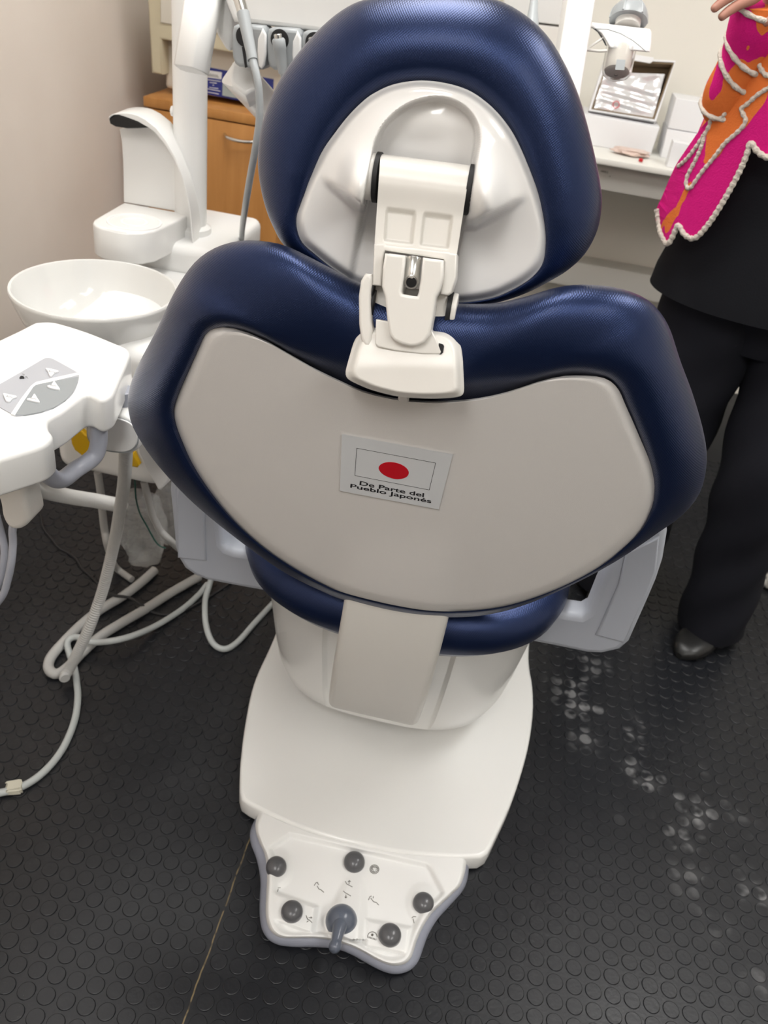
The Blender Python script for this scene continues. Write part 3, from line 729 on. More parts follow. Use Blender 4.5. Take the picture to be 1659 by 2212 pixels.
# cup filler: tray, hollow back, hooded head
def z5(x, y): return 190+x/5.98, 230+y/5.98
tray = [z5(*p) for p in [(62, 1495), (75, 1462), (120, 1432), (460, 1235), (1300, 1385), (1312, 1394), (1250, 1425), (1000, 1545), (860, 1602), (700, 1630), (500, 1632), (330, 1600), (165, 1562), (100, 1532)]]
ZT = .80
tray3 = [az(x, y, ZT) for x, y in tray]
cup = obj('cup_tray', slab(tray3, (0, 0, 1), .064, .006), 'paint', unit_t, 50)
cc = az(*z5(600, 1495), ZT); rc = np.linalg.norm(az(*z5(960, 1495), ZT)-cc)
obj('cup_ring', lathe([(rc*.98, -.001), (rc*.97, .0018), (rc*.90, .0018), (rc*.88, -.001)], cc, (0, 0, 1), 56, False, False), 'plastic', cup)
obj('cup_ring', lathe([(rc*.50, -.001), (rc*.49, .0014), (rc*.40, .0014), (rc*.38, -.001)], cc, (0, 0, 1), 48, False, False), 'plastic', cup)
lipp = [z5(*p) for p in [(172, 1565), (500, 1632), (488, 1705), (330, 1690), (175, 1640)]]
obj('tray_lip', slab([az(x, y, ZT-.0005) for x, y in [z5(*p) for p in [(170, 1560), (220, 1500), (420, 1600), (500, 1632), (340, 1602)]]], (0, 0, 1), .004), 'plastic', cup)
pb_, pf_ = az(*z5(460, 1235), ZT), az(*z5(1300, 1385), ZT)
TW = Plane(pb_, np.cross(pf_-pb_, [0, 0, 1.])); TW.n = TW.n if TW.n @ (CAM-pb_) > 0 else -TW.n
wallp = [(460, 1240), (455, 900), (450, 700), (437, 470), (405, 290), (560, 262), (785, 262), (870, 325), (1000, 475), (1120, 672), (1220, 925), (1290, 1240), (1308, 1385)]
obj('filler_back', slab([TW.at(*z5(*p)) for p in wallp], TW.n, .022, .002), 'paint', cup, 50)
rimo = [(262, 160), (275, 128), (312, 102), (375, 90), (440, 84), (505, 86), (575, 97), (640, 116), (745, 170), (885, 282), (1010, 448), (1130, 660), (1232, 915), (1308, 1235), (1330, 1385), (1368, 1860)]
rimi = [(1352, 1860), (1312, 1385), (1288, 1240), (1216, 930), (1112, 680), (990, 487), (866, 338), (785, 276), (640, 192), (500, 140), (400, 108), (330, 112), (285, 140)]
obj('filler_hood', slab([TW.at(*z5(*p), .050) for p in rimo+rimi], TW.n, .075, .003), 'paint', cup, 50)
blk = [(268, 165), (300, 124), (400, 107), (500, 140), (640, 192), (785, 275), (650, 284), (500, 285), (350, 262), (284, 225)]
obj('filler_sensor', slab([TW.at(*z5(*p), .046) for p in blk], TW.n, .055, .003), 'black', cup, 50)
# pole with collar and the lamp arm sleeve
pc = az(412, 500, .757)
pole = obj('pole', lathe([(.043, 0), (.043, .012), (.037, .016), (.0335, .018), (.0335, 1.35)], pc, (0, 0, 1), 40), 'paint', unit_t)
obj('pole_button', lathe([(.010, 0), (.009, .004), (.004, .006)], az(412, 500, .757)+np.array([-.033, -.006, .235]), (-1, -.3, 0), 20), 'plastic', pole)
s0, s1 = ad(412, 152, 1.40), ad(452, -90, 1.36)
def octo(c, ax_, r):
    u, w_, t = basis(ax_); return [c+r*(u*a+w_*b) for a, b in ((-1.12, .5), (-.98, -.55), (-.75, -.75), (.45, -.85), (.62, -.78), (1.05, -.15), (1.05, .6), (.7, .85), (-.8, .8))]
bm = loft([octo(s0-(s1-s0)*0, s1-s0, .0225), octo(s0+unit(s1-s0)*.002, s1-s0, .0245), octo(s1, s1-s0, .0255)])
obj('lamp_arm', bm, 'paint', unit_t, 20)
# cover below and yellow liners seen through the gap
obj('lower_cover', slab([ay(x, y, .22) for x, y in [(306, 932), (370, 1008), (367, 1040), (347, 1061), (340, 1058), (297, 981), (294, 962)]], (0, -1, 0), .06, .006), 'plastic', unit_t, 50)
ycap = [(171, 928), (185, 940), (212, 945), (212, 965), (196, 975), (178, 986), (161, 973), (154, 959), (152, 946), (158, 932)]
obj('yellow_liner', slab([ay(x, y, .338) for x, y in ycap], (0, -1, 0), .014, .003), 'yellow', unit_t)
obj('yellow_liner', slab([ay(x, y, .338) for x, y in [(288, 980), (300, 1006), (296, 1011), (280, 1008), (268, 1003), (270, 985)]], (0, -1, 0), .014, .003), 'yellow', unit_t)
# ================================================================ assistant console
console = thing('assistant_console', 'white assistant console with grey button panel and lilac grey handle, lower left', 'dental console', az(110, 850, .70))
def z4(x, y): return x/5.184, 680+y/5.184
ZK = .78
top = [(0, 265), (200, 170), (370, 85), (430, 73), (560, 70), (700, 95), (1000, 190), (1300, 310), (1420, 363), (1458, 415), (1442, 480), (1290, 830), (1230, 908), (1150, 943), (1080, 930), (1015, 893), (950, 888), (895, 922), (700, 1070), (565, 1145), (532, 1190), (545, 1270), (586, 1325), (586, 1365), (560, 1402), (480, 1458), (300, 1520), (0, 1610), (-400, 1720), (-800, 1500), (-800, 900), (-500, 500)]
obj('housing', slab(spline([az(*z4(*p), ZK) for p in top], 200, True), (0, 0, 1), .054, .010, 4), 'paint', console, 50)
pan = [(-60, 815), (0, 775), (250, 632), (490, 492), (540, 482), (610, 502), (860, 642), (884, 680), (868, 762), (818, 870), (728, 960), (598, 1040), (450, 1090), (285, 1120), (172, 1126), (130, 1105), (0, 1032), (-60, 995)]
panel = obj('button_panel', slab([az(*z4(*p), ZK+.0015) for p in spline(pan, 90, True)], (0, 0, 1), .004), 'panel', console)
dark = [(880, 690), (640, 735), (405, 785), (372, 808), (270, 955), (168, 1119), (285, 1118), (450, 1088), (598, 1038), (728, 958), (816, 868), (866, 760)]
obj('dark_field', slab([az(*z4(*p), ZK+.0021) for p in dark], (0, 0, 1), .002), 'paneldark', panel)
obj('white_stripe', slab([az(*z4(*p), ZK+.0024) for p in [(884, 672), (862, 646), (620, 700), (400, 752), (345, 795), (240, 930), (122, 1106), (168, 1121), (272, 957), (374, 806), (405, 783), (640, 733)]], (0, 0, 1), .002), 'paper', panel)
for bt in ([(508, 592), (590, 604), (652, 622), (648, 634), (612, 644), (590, 668), (572, 682), (552, 672), (532, 622)], [(608, 738), (640, 780), (672, 826), (658, 834), (600, 824), (545, 808), (528, 790), (568, 778), (590, 754)],
           [(36, 874), (110, 888), (186, 904), (180, 918), (142, 930), (108, 966), (66, 956), (46, 915)], [(384, 878), (418, 925), (446, 968), (430, 975), (370, 962), (312, 948), (300, 936), (350, 920)]):
    b = obj('arrow_button', slab([az(*z4(*p), ZK+.0045) for p in spline(bt, 40, True)], (0, 0, 1), .004, .001), 'paper', panel)
    c = np.mean(bt, axis=0)
    obj('pictogram', strokes([[(c[0]-32, c[1]-10), (c[0]-12, c[1]+4), (c[0]+8, c[1]), (c[0]+30, c[1]+8)], [(c[0]-34, c[1]+2), (c[0]-32, c[1]-12), (c[0]-22, c[1]-14)]], lambda x, y: az(*z4(x, y), ZK+.0046), .00022), 'ink', b)
obj('indicator', cyl(az(*z4(246, 709), ZK+.001), az(*z4(246, 709), ZK+.0025), .0032, 18), 'black', panel)
obj('pictogram', strokes([[(245, 662), (272, 668), (262, 690)], [(280, 695), (300, 690), (312, 712)], [(285, 710), (300, 700)]], lambda x, y: az(*z4(x, y), ZK+.0017), .0003), 'ink', panel)
hp = [(213, 905, .735), (213, 920, .72), (213, 957, .692), (202, 987, .672), (163, 1015, .663), (135, 1035, .668), (113, 1032, .685), (94, 1010, .715), (86, 1000, .735)]
obj('handle', tube([az(*p) for p in hp], .0122, n=60, seg=20), 'lilac', console)
Yh = az(30, 1030, .715)[1]+.03
hol = [(-30, 1020), (52, 1015), (54, 1079), (62, 1118), (61, 1130), (47, 1143), (31, 1146), (15, 1138), (3, 1116), (-4, 1080)]
obj('instrument_rest', slab(spline([ay(x, y, Yh) for x, y in hol], 60, True), (0, -1, 0), .045, .010, 4), 'casting', console, 60)
# swing arm under the console
Ya = .10
def oval(cx, cy, hw, hh, grow=0):
    out = []
    for t in np.linspace(0, 2*math.pi, 48, endpoint=False):
        c, s = math.cos(t), math.sin(t); x = (hw+grow)*abs(c)**.7*(1 if c > 0 else -1); y = (hh+grow)*abs(s)**.85*(1 if s > 0 else -1)
        out.append((cx+x, cy+y+.13*x))
    return out
arm_ = obj('swing_arm', slab([ay(x, y, Ya) for x, y in oval(245, 938, 55, 37, 5)], (0, -1, 0), .14, .006), 'paint', console, 50)
obj('arm_seal', slab([ay(x, y, Ya-.001) for x, y in oval(243, 939, 55, 37, 1)], (0, -1, 0), .006), 'midgrey', arm_)
obj('arm_cap', slab([ay(x, y, Ya-.003) for x, y in oval(242, 939, 54, 36, 0)], (0, -1, 0), .006, .0015), 'plastic', arm_, 50)
obj('arm_bearing', cyl(ay(272, 905, .14), ay(272, 905, .14)+np.array([0, 0, .05]), .016, 24, .002), 'lilac', arm_)
tb = [(48, 1020, .70), (58, 1038, .63), (80, 1054, .555), (110, 1064, .51), (157, 1074, .47), (208, 1082, .44), (256, 1091, .415)]
obj('support_tube', tube([az(*p) for p in tb]+[az(261, 1091, .39), az(262, 1090, .36)], .0134, n=70, seg=20), 'paint', console)
# ================================================================ hoses and loose things on the floor
def fl(x, y, r): return az(x, y, r)
def hose(name, pts, r, m, label, cat, group=None, n=110):
    return tag(obj(name, tube(pts, r, n=n, seg=14), m), label, cat, group)
rib = []
pxs = [(272, 968), (270, 1017), (266, 1060), (259, 1103), (252, 1146), (243, 1189), (231, 1241), (216, 1293), (193, 1355), (170, 1405), (150, 1444)]
for i, (x, y) in enumerate(pxs):
    t = i/(len(pxs)-1); rib.append(az(x, y, .615*(1-t)+.034*t))
rib += [az(140, 1460, .032), az(141, 1466, .032)]
tag(obj('suction_hose', ribbed(rib, .0112, .0050, .0017), 'hose', None, 80), 'ribbed pale grey suction hose hanging from the console arm to the floor', 'hose')
R1 = .0108
hose('drain_hose', [fl(x, y, R1) for x, y in [(334, 1232), (300, 1262), (262, 1290), (215, 1318), (175, 1350), (135, 1390), (109, 1422), (106, 1446), (124, 1456), (150, 1438), (175, 1412), (215, 1376), (262, 1346), (310, 1318), (370, 1280), (430, 1246)]], R1, 'hose', 'thick smooth grey hose making a long loop on the floor', 'hose')
R2 = .0068
lp1 = [(448, 1262, R2), (430, 1284, R2), (395, 1315, R2), (340, 1350, .012), (290, 1372, .030), (245, 1384, .034), (200, 1387, .030), (165, 1376, .030), (146, 1386, .024), (150, 1412, .010), (160, 1440, .0075), (166, 1475, R2), (168, 1512, R2), (160, 1560, R2), (135, 1618, R2), (95, 1667, R2), (45, 1700, R2), (-20, 1716, R2), (-90, 1722, R2)]
hose('air_tube', [az(*p) for p in lp1], R2, 'hosep', 'pale grey floor tube curving to the lower left edge, taped near its end', 'tube')
hose('water_tube', [az(*p) for p in [(462, 1232, .05), (452, 1265, .02), (443, 1300, R2), (445, 1350, R2), (459, 1388, R2), (484, 1402, R2), (512, 1388, R2), (550, 1346, R2), (596, 1296, R2)]], R2, 'hosep', 'pale grey tube in a U shape on the floor beside the chair base', 'tube')
tp = az(30, 1703, .008)
bm = box((-.014, -.010, -.0085), (.014, .012, .006), .004, 2)
rr = random.Random(3)
for v in bm.verts: v.co += Vector((rr.uniform(-1, 1), rr.uniform(-1, 1), rr.uniform(-.6, .6)))*.0025
bm.transform(Matrix.Rotation(.5, 4, 'Z')); bm.transform(Matrix.Translation(vv(tp+np.array([0, 0, .0015]))))
tag(obj('tape_scrap', bm, 'tape', None, 20), 'crumpled cream tape wrapped round the floor tube at the lower left edge', 'tape')
cb = [(80, 1050), (75, 1068), (70, 1079), (81, 1098), (89, 1118), (93, 1140), (110, 1162), (128, 1184), (149, 1195), (166, 1209), (176, 1227), (196, 1245), (214, 1263), (240, 1284), (278, 1291), (305, 1306), (328, 1322), (360, 1328), (400, 1318), (450, 1290), (500, 1258)]
R3 = .0034
hose('power_cable', [az(x, y, R3 if x < 225 else .0225 if x < 322 else R3) for x, y in cb], R3, 'cable', 'thin black cable wandering over the floor behind the hoses', 'cable', n=160)
Yu = .42
hose('drain_tube', [ay(x, y, Yu) for x, y in [(211, 1020), (217, 1060), (221, 1103), (226, 1146), (234, 1184)]]+[az(250, 1225, .02), az(285, 1252, .0095)], .0078, 'hose', 'grey tube dropping straight from the unit left of the ribbed hose', 'tube')
hose('supply_tube', [ay(x, y, .40) for x, y in [(311, 1040), (320, 1077), (329, 1112), (346, 1145), (366, 1166)]]+[ay(400, 1195, .44), ay(440, 1210, .52)], .0072, 'hose', 'grey tube running from the unit to the chair over the clear bottle', 'tube')
hose('earth_wire', [ay(x, y, .37) for x, y in [(291, 1035), (292, 1047), (294, 1078), (302, 1108), (316, 1134), (333, 1165), (345, 1179), (358, 1184)]], .0016, 'green', 'thin dark green wire hanging in front of the clear bottle', 'wire')
hose('handpiece_hose', [ad(30, 1125, 1.27), ad(27, 1147, 1.27), ad(28, 1173, 1.28), ad(25, 1212, 1.29), ad(17, 1252, 1.31), ad(3, 1290, 1.33), ad(-40, 1340, 1.36)], .0057, 'lilac', 'lilac grey hose below the console rest, nearer the console arm', 'hose')
hose('handpiece_hose', [ad(-12, 1100, 1.27), ad(2, 1150, 1.29), ad(9, 1182, 1.30), ad(8, 1214, 1.31), ad(1, 1254, 1.33), ad(-30, 1310, 1.36)], .0057, 'lilac', 'lilac grey hose at the very left edge below the console rest', 'hose')
# crumpled clear bottle under the unit
def crumple(c, sx, sy, sz, seed, amp):
    bm = bmesh.new(); bmesh.ops.create_icosphere(bm, subdivisions=4, radius=1)
    from mathutils import noise
    for v in bm.verts:
        d = v.co.copy(); k = max(abs(d.x), abs(d.y)); 
        n = noise.noise(d*2.2+Vector((seed, 0, 0)))*amp+noise.noise(d*5+Vector((0, seed, 0)))*amp*.45
        s = 1+n; z = d.z*(1+.15*n)
        v.co = Vector((c[0]+math.copysign(abs(d.x)**.85, d.x)*sx*s, c[1]+math.copysign(abs(d.y)**.85, d.y)*sy*s, c[2]+math.copysign(abs(z)**.7, z)*sz))
    return bm
cb_ = ay(306, 1142, .46)
tag(obj('plastic_bottle', crumple(cb_, .046, .034, .098, 3.1, .38), 'clear', None, 80), 'crumpled clear plastic bottle hanging under the white unit', 'bottle')
cb2 = ay(362, 1110, .56)
tag(obj('plastic_container', crumple(cb2, .028, .024, .085, 8.2, .30), 'clear', None, 80), 'clear plastic container behind the left armrest', 'container')
# ================================================================ beech cabinet with the steriliser
YC = 1.64
cl = ay(312, 211, YC); cab = thing('cabinet', 'beech wood cabinet with steel handle under the steriliser', 'cabinet', (-.8, 1.9, 0))
xl, xr, zt = cl[0], ay(597, 520, YC)[0], .85
obj('top', box((xl-.004, YC, zt-.027), (xr+.01, 2.30, zt), .002), 'wood', cab)
obj('carcass', box((xl, YC+.02, .0015), (xr, 2.28, zt-.027), .002), 'wood', cab)
xm = ay(410, 400, YC)[0]
for i, (a, b) in enumerate(((xl+.002, xm-.0015), (xm+.0015, xr-.002))):
    d = obj('door', box((a, YC+.001, .05), (b, YC+.020, zt-.031), .0015), 'wood', cab)
    h0, h1 = (ay(484, 291, YC-.004), ay(566, 304, YC-.004)) if i else (np.array([a+.08, YC-.004, .76]), np.array([a+.18, YC-.004, .76]))
    pts = [h0+np.array([0, .006, 0]), h0*.85+h1*.15+np.array([0, -.016, -.003]), h0*.5+h1*.5+np.array([0, -.022, -.006]), h0*.15+h1*.85+np.array([0, -.016, -.003]), h1+np.array([0, .006, 0])]
    obj('handle', tube(pts, .0048, n=30, seg=12), 'chrome', d)
YA = 1.73
ste = thing('steriliser', 'cream tabletop steriliser with a blue control panel on the beech cabinet', 'steriliser', (-.9, 1.95, zt))
p0, p1 = ay(357, 207, YA), ay(640, 262, YA)
zl = zt+.014
obj('body', box((p0[0], YA, zl), (-.60, 2.22, 1.24), .012, 3), 'creamw', ste)
for fx in (p0[0]+.05, -.66):
    for fy in (YA+.06, 2.15): obj('foot', cyl((fx, fy, zt), (fx, fy, zl+.004), .014, 16), 'black', ste)
obj('door', slab([ay(x, y, YA-.05) for x, y in [(314, -90), (327, 158), (351, 162), (349, 85), (640, 142), (640, -60)]], (0, -1, 0), .055, .006), 'cream', ste, 50)
obj('door_plate', slab([ay(x, y, YA-.054) for x, y in [(346, -60), (346, 49), (640, 105), (640, -40)]], (0, -1, 0), .01, .003), 'creamw', ste)
def z6(x, y): return 420+x/8.295, 120+y/8.295
bl = obj('control_panel', slab([ay(*z6(*p), YA-.003) for p in [(120, 188), (1415, 425), (1405, 930), (110, 672)]], (0, -1, 0), .008, .001), 'blue', ste)
obj('label', slab([ay(*z6(*p), YA-.004) for p in [(212, 258), (490, 300), (482, 425), (203, 388)]], (0, -1, 0), .003), 'paper', bl)
obj('display', slab([ay(*z6(*p), YA-.005) for p in [(508, 430), (890, 500), (880, 790), (498, 715)]], (0, -1, 0), .004), 'screen', bl)
obj('label', slab([ay(*z6(*p), YA-.004) for p in [(1155, 480), (1315, 510), (1305, 595), (1150, 562)]], (0, -1, 0), .003), 'paper', bl)
mk = [[(232+i*22, 318+i*3.2), (244+i*22, 350+i*3.2)] for i in range(9)]+[[(235, 360), (440, 392)]]
obj('lettering', strokes([[z6(*p) for p in m_] for m_ in mk], lambda x, y: ay(x, y, YA-.0044), .0007), 'ink', bl)
mk = [[(275, 480), (400, 498)], [(325, 530), (350, 534)], [(265, 570), (425, 592)], [(240, 655), (435, 690)], [(225, 430), (470, 465)], [(210, 590), (465, 640)]]
obj('lettering', strokes([[z6(*p) for p in m_] for m_ in mk], lambda x, y: ay(x, y, YA-.0034), .0010), 'paper', bl)
# ================================================================ counter along the back wall
YK = 1.885
ctr = thing('counter', 'white laminate counter along the back wall', 'counter', (1.1, 2.1, .75))
obj('worktop', box((-.42, YK, .832), (2.58, YB-.002, .85), .003), 'lam', ctr)
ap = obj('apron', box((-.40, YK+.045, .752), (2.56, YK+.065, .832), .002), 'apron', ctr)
obj('support', box((-.40, YK+.065, .0015), (-.37, YB-.002, .832), .002), 'apron', ctr)
obj('support', box((2.50, YK+.065, .0015), (2.53, YB-.002, .832), .002), 'apron', ctr)
def z8(x, y): return 1270+x/8.295, 320+y/8.295
mk = [[(240, 395), (236, 425)], [(262, 398), (256, 430)], [(262, 412), (285, 418)], [(285, 402), (276, 436)], [(305, 404), (298, 440)], [(325, 408), (316, 446)], [(355, 412), (345, 455)], [(385, 500), (402, 508)]]
obj('pencil_mark', strokes([[z8(*p) for p in m_] for m_ in mk], lambda x, y: ay(x, y, YK+.0445), .0012), 'ink', ap)
def face(px, Y): return [ay(x, y, Y) for x, y in px]
Yb = az(1405, 336, .85)[1]
f = face([(1262, 246), (1425, 276), (1405, 337), (1240, 306)], Yb)
for p in f[2:]: p[2] = .8505
tag(obj('carton', slab(f, (0, -1, 0), .16, .002), 'card'), 'closed white carton on the counter, under the open carton', 'carton', None)
zc = (f[0][2]+f[1][2])/2
oc = thing('open_carton', 'open white carton with brown inside, propped upright on the closed carton', 'carton', (f[0][0], Yb+.05, zc))
Yo = Yb+.02; OP = Plane(np.array([f[0][0]+.1, Yo, zc+.002]), (0, -1, .32))
o4 = [OP.at(*p) for p in [(1308, 122), (1460, 131), (1417, 262), (1272, 238)]]
def quadframe(outer, inner, n, t):
    bm = bmesh.new(); n = unit(n); A = [bm.verts.new(vv(p)) for p in outer]; B = [bm.verts.new(vv(p)) for p in inner]; C_ = [bm.verts.new(vv(p-n*t)) for p in inner]; D_ = [bm.verts.new(vv(p-n*(t+.003))) for p in outer]
    for i in range(4):
        j = (i+1) % 4; bm.faces.new((A[i], A[j], B[j], B[i])); bm.faces.new((B[i], B[j], C_[j], C_[i])); bm.faces.new((A[j], A[i], D_[i], D_[j]))
    bm.faces.new(C_); bm.faces.new(D_[::-1]); return bm
i4 = [OP.at(*p) for p in [(1312, 126), (1457, 135), (1414, 258), (1277, 236)]]
obj('box', quadframe(o4, i4, OP.n, .07), 'card', oc)
l4 = [OP.at(*p, -.004) for p in [(1313, 128), (1456, 136), (1413, 257), (1278, 235)]]; l5 = [OP.at(*p, -.0045) for p in [(1316, 131), (1453, 139), (1410, 254), (1281, 233)]]
obj('brown_lining', quadframe(l4, l5, OP.n, .058), 'cardin', oc)
obj('flap', slab([OP.at(*p, .006) for p in [(1368, 117), (1412, 124), (1411, 132), (1404, 137), (1366, 130)]], OP.n, .003, .001), 'card', oc)
fo = [OP.at(*p, -.010) for p in [(1301, 155), (1436, 160), (1410, 259), (1283, 238)]]
bm = hf_quad((1301, 155), (1436, 160), (1410, 257), (1283, 236), lambda x, y, h: OP.at(x, y, h), 40, 40, lambda u, v: -.006+.004*math.sin(9*u-7*v+2.5*math.sin(5*v))*math.sin(11*v+3*u)*sst(min(u, v, 1-u, 1-v), 0, .12), -.045)
pk = obj('wrapped_pack', bm, 'foil', None, 60); tag(pk, 'shiny silver wrapped pack standing in the open carton', 'pack')
rd = OP.at(1331, 226, .001); obj('red_stamp', lathe([(.011, 0), (.011, .0006), (.0085, .0006), (.0085, 0)], rd, OP.n, 30, False, False), 'red', pk)
Yw = az(1428, 340, .85)[1]
def carton(px, Y, d, lab, group='white cartons on the counter', on=None):
    g = face(px, Y)
    if on is not None:
        for p in g[2:]: p[2] = on
    o = obj('carton', slab(g, (0, -1, 0), d, .0015), 'card'); return tag(o, lab, 'carton', group), g
_, g = carton([(1442, 279), (1600, 304), (1588, 368), (1427, 340)], Yw, .15, 'lower white carton of the stack beside the pink cardigan', on=.8505)
carton([(1461, 212), (1618, 238), (1602, 303), (1443, 276)], Yw+.004, .13, 'upper white carton of the stack beside the pink cardigan', on=max(g[0][2], g[1][2])+.0008)
Ys = az(1450, 362, .85)[1]
carton([(1455, 306), (1520, 318), (1508, 372), (1440, 358)], Ys-.004, .05, 'small white box in front of the carton stack', on=.8505)
cbag = az(1362, 336, .85)
bag = obj('plastic_pouch', crumple(cbag+np.array([0, 0, .011]), .055, .030, .010, 5.5, .35), 'pinkbag', None, 80); tag(bag, 'small pinkish plastic pouch lying on the counter edge', 'pouch')
tag(obj('tube_cap', cyl(az(1381, 345, .857), az(1388, 347, .857), .005, 18, .001), 'red'), 'small red cap in front of the plastic pouch', 'cap')
# ================================================================ delivery unit above the seat, seen past the headrest
deliv = thing('delivery_unit', 'white dental delivery unit with grey instrument holders behind the headrest', 'delivery unit', (-.4, .75, 1.0))
YD = .60
obj('tray_housing', slab([ay(x, y, YD) for x, y in [(462, -60), (500, 40), (504, 48), (600, 59), (690, 70), (790, 82), (900, 60), (900, -40)]], (0, -1, 0), .20, .008), 'paint', deliv, 50)
obj('elbow', slab([ay(x, y, YD+.03) for x, y in spline([(458, -40), (462, 30), (466, 68), (478, 92), (488, 107), (497, 110), (502, 95), (502, 40), (500, -40)], 50, True)], (0, -1, 0), .06, .008), 'paint', deliv, 50)
a0, a1 = ad(512, 160, 1.50), ad(618, 282, 1.62); ua = unit(a1-a0)
a2 = ad(720, 440, 1.78); P = spline([a0-ua*.004, a0, a1, a2], 24)
obj('arm', sweep(P, rrect(.022, .026, .009), (0, 0, 1)), 'paint', deliv, 50)
obj('arm_joint', slab([ad(x, y, 1.47) for x, y in [(501, 132), (546, 148), (556, 190), (530, 205), (500, 182), (496, 165)]], -CF, .05, .006), 'paint', deliv, 50)
def z3(x, y): return 300+x/3.95, y/3.95
pods = [(0, 0), (297, 26), (594, 52)]
pod_o = [(803, 225), (832, 210), (940, 213), (1050, 222), (1078, 250), (1092, 330), (1090, 470), (1078, 560), (1052, 597), (990, 592), (935, 585), (918, 580), (850, 572), (815, 545), (796, 490), (788, 400), (790, 300)]
for k, (dx, dy) in enumerate(pods):
    YP = YD-.02
    h = obj('instrument_holder', slab([ay(*z3(x+dx, y+dy), YP) for x, y in pod_o], (0, -1, 0), .045, .006), 'midgrey', deliv, 50)
    obj('holder_side', slab([ay(*z3(x+dx, y+dy), YP-.003) for x, y in [(1052, 240), (1084, 300), (1084, 470), (1068, 560), (1045, 590), (1018, 560), (1008, 440), (1014, 330)]], (0, -1, 0), .008, .003), 'plastic', h, 50)
    hc = ay(*z3(905+dx, 312+dy), YP)
    obj('holder_hole', lathe([(.0150, -.004), (.0150, .0008), (.0128, .0012)], hc, (0, -1, 0), 26), 'blackgap', h)
    obj('holder_slot', slab([ay(*z3(x+dx, y+dy), YP-.0012) for x, y in [(878, 400), (908, 400), (922, 575), (905, 580)]], (0, -1, 0), .004), 'blackgap', h)
    if k:
        t0, t1 = ay(*z3(890+dx, 285+dy), YP-.018), ay(*z3(935+dx, 600+dy), YP-.016)
        hp_ = thing('handpiece', ('steel tipped handpiece in the middle instrument holder', 'steel tipped handpiece in the holder half hidden by the headrest')[k-1], 'handpiece', t1, 'handpieces in the instrument holders')
        u = unit(t0-t1); L = np.linalg.norm(t0-t1)
        obj('body', lathe([(.0075, 0), (.0085, L*.3), (.0095, L*.62), (.0105, L*.66), (.0105, L*.9), (.0085, L*.95)], t1, u, 24), 'midgrey', hp_)
        obj('tip', lathe([(.0065, L*.9), (.0065, L*1.05), (.005, L*1.07)], t1, u, 20), 'chrome', hp_)
        obj('hose', tube([t1+u*.004, t1-u*.03+np.array([.004, 0, 0]), t1-u*.09+np.array([.012, .01, 0]), t1-u*.18+np.array([.02, .03, 0])], .0058, n=24, seg=12), 'midgrey', hp_)
hp_ = thing('handpiece', 'grey syringe handpiece with long hanging hose in the left instrument holder', 'handpiece', ad(540, 70, 1.29), 'handpieces in the instrument holders')
D = 1.285
q0, q1, q2 = ad(508, -30, D), ad(525, 28, D), ad(546, 130, D)
obj('head', tube([q0, q0*.5+q1*.5, q1], .008, n=12, seg=18, smooth=False, rfun=lambda t: .0098-.0010*t), 'chrome', hp_)
obj('body', tube([q1, q1*.5+q2*.5, q2], .008, n=14, seg=18, smooth=False, rfun=lambda t: .0098-.0022*t), 'midgrey', hp_)
obj('hose', tube([q2-(q2-q1)*.05, q2, ad(555, 165, D), ad(560, 205, D+.01), ad(560, 262, D+.03), ad(552, 320, D+.06), ad(541, 380, D+.13), ad(531, 440, D+.22), az(524, 490, .80), az(522, 512, .757), az(521, 520, .74)], .0058, n=70, seg=14), 'midgrey', hp_)
# right-hand half of the same unit: upright, housing and hanging syringe
b0, b1 = ad(1260, -60, 1.45), ad(1196, 345, 1.50)
obj('upright', sweep([b0, b0*.5+b1*.5, b1], rrect(.0185, .024, .004), (1, .25, 0)), 'paint', deliv, 50)
cross = [ay(860, 60, YD+.10), ay(960, 190, YD+.14), b1*.88+b0*.12]
obj('cross_arm', sweep(spline(cross, 20), rrect(.020, .020, .006), (0, .3, 1)), 'paint', deliv, 50)
obj('support_post', lathe([(.045, .0), (.045, .02), (.03, .03), (.03, a2[2]-.02)], (a2[0], a2[1], .0015), (0, 0, 1), 32), 'paint', deliv, 50)
YW = 2.16
wc = thing('wall_cabinet', 'white wall cabinet with a drawer line, seen beside the upright right of the headrest', 'cabinet', ay(1150, 60, YB-.1))
obj('body', slab([ay(x, y, YW) for x, y in [(1080, -90), (1250, -70), (1213, 55), (1090, 40)]], (0, -1, 0), YB-.002-YW, .004), 'paint', wc, 50)
obj('drawer', slab([ay(x, y, YW+.004) for x, y in [(1089, 44), (1212, 59), (1184, 190), (1078, 176)]], (0, -1, 0), YB-.006-YW, .004), 'casting', wc, 50)
s0_, s1_ = ad(1157, -40, 1.34), ad(1148, 70, 1.30)
sy = thing('syringe', 'grey green tapered syringe hanging behind the top right of the headrest', 'syringe', s1_)
obj('body', lathe([(.0105, 0), (.0098, .02), (.0072, .05), (.0052, .09)], s1_, s0_-s1_, 20), 'midgrey', sy)
obj('hose', tube([s0_*.9+s1_*.1, s0_+np.array([.004, .01, .04]), (s0_+b0)/2+np.array([0, 0, .10]), b0+np.array([0, 0, .02]), b0+np.array([0, 0, -.03])], .004, n=30, seg=10), 'midgrey', sy)
obj('rib', cyl(s1_+np.array([.004, -.009, 0]), s0_*.6+s1_*.4+np.array([.002, -.006, 0]), .0025, 12), 'chrome', sy)
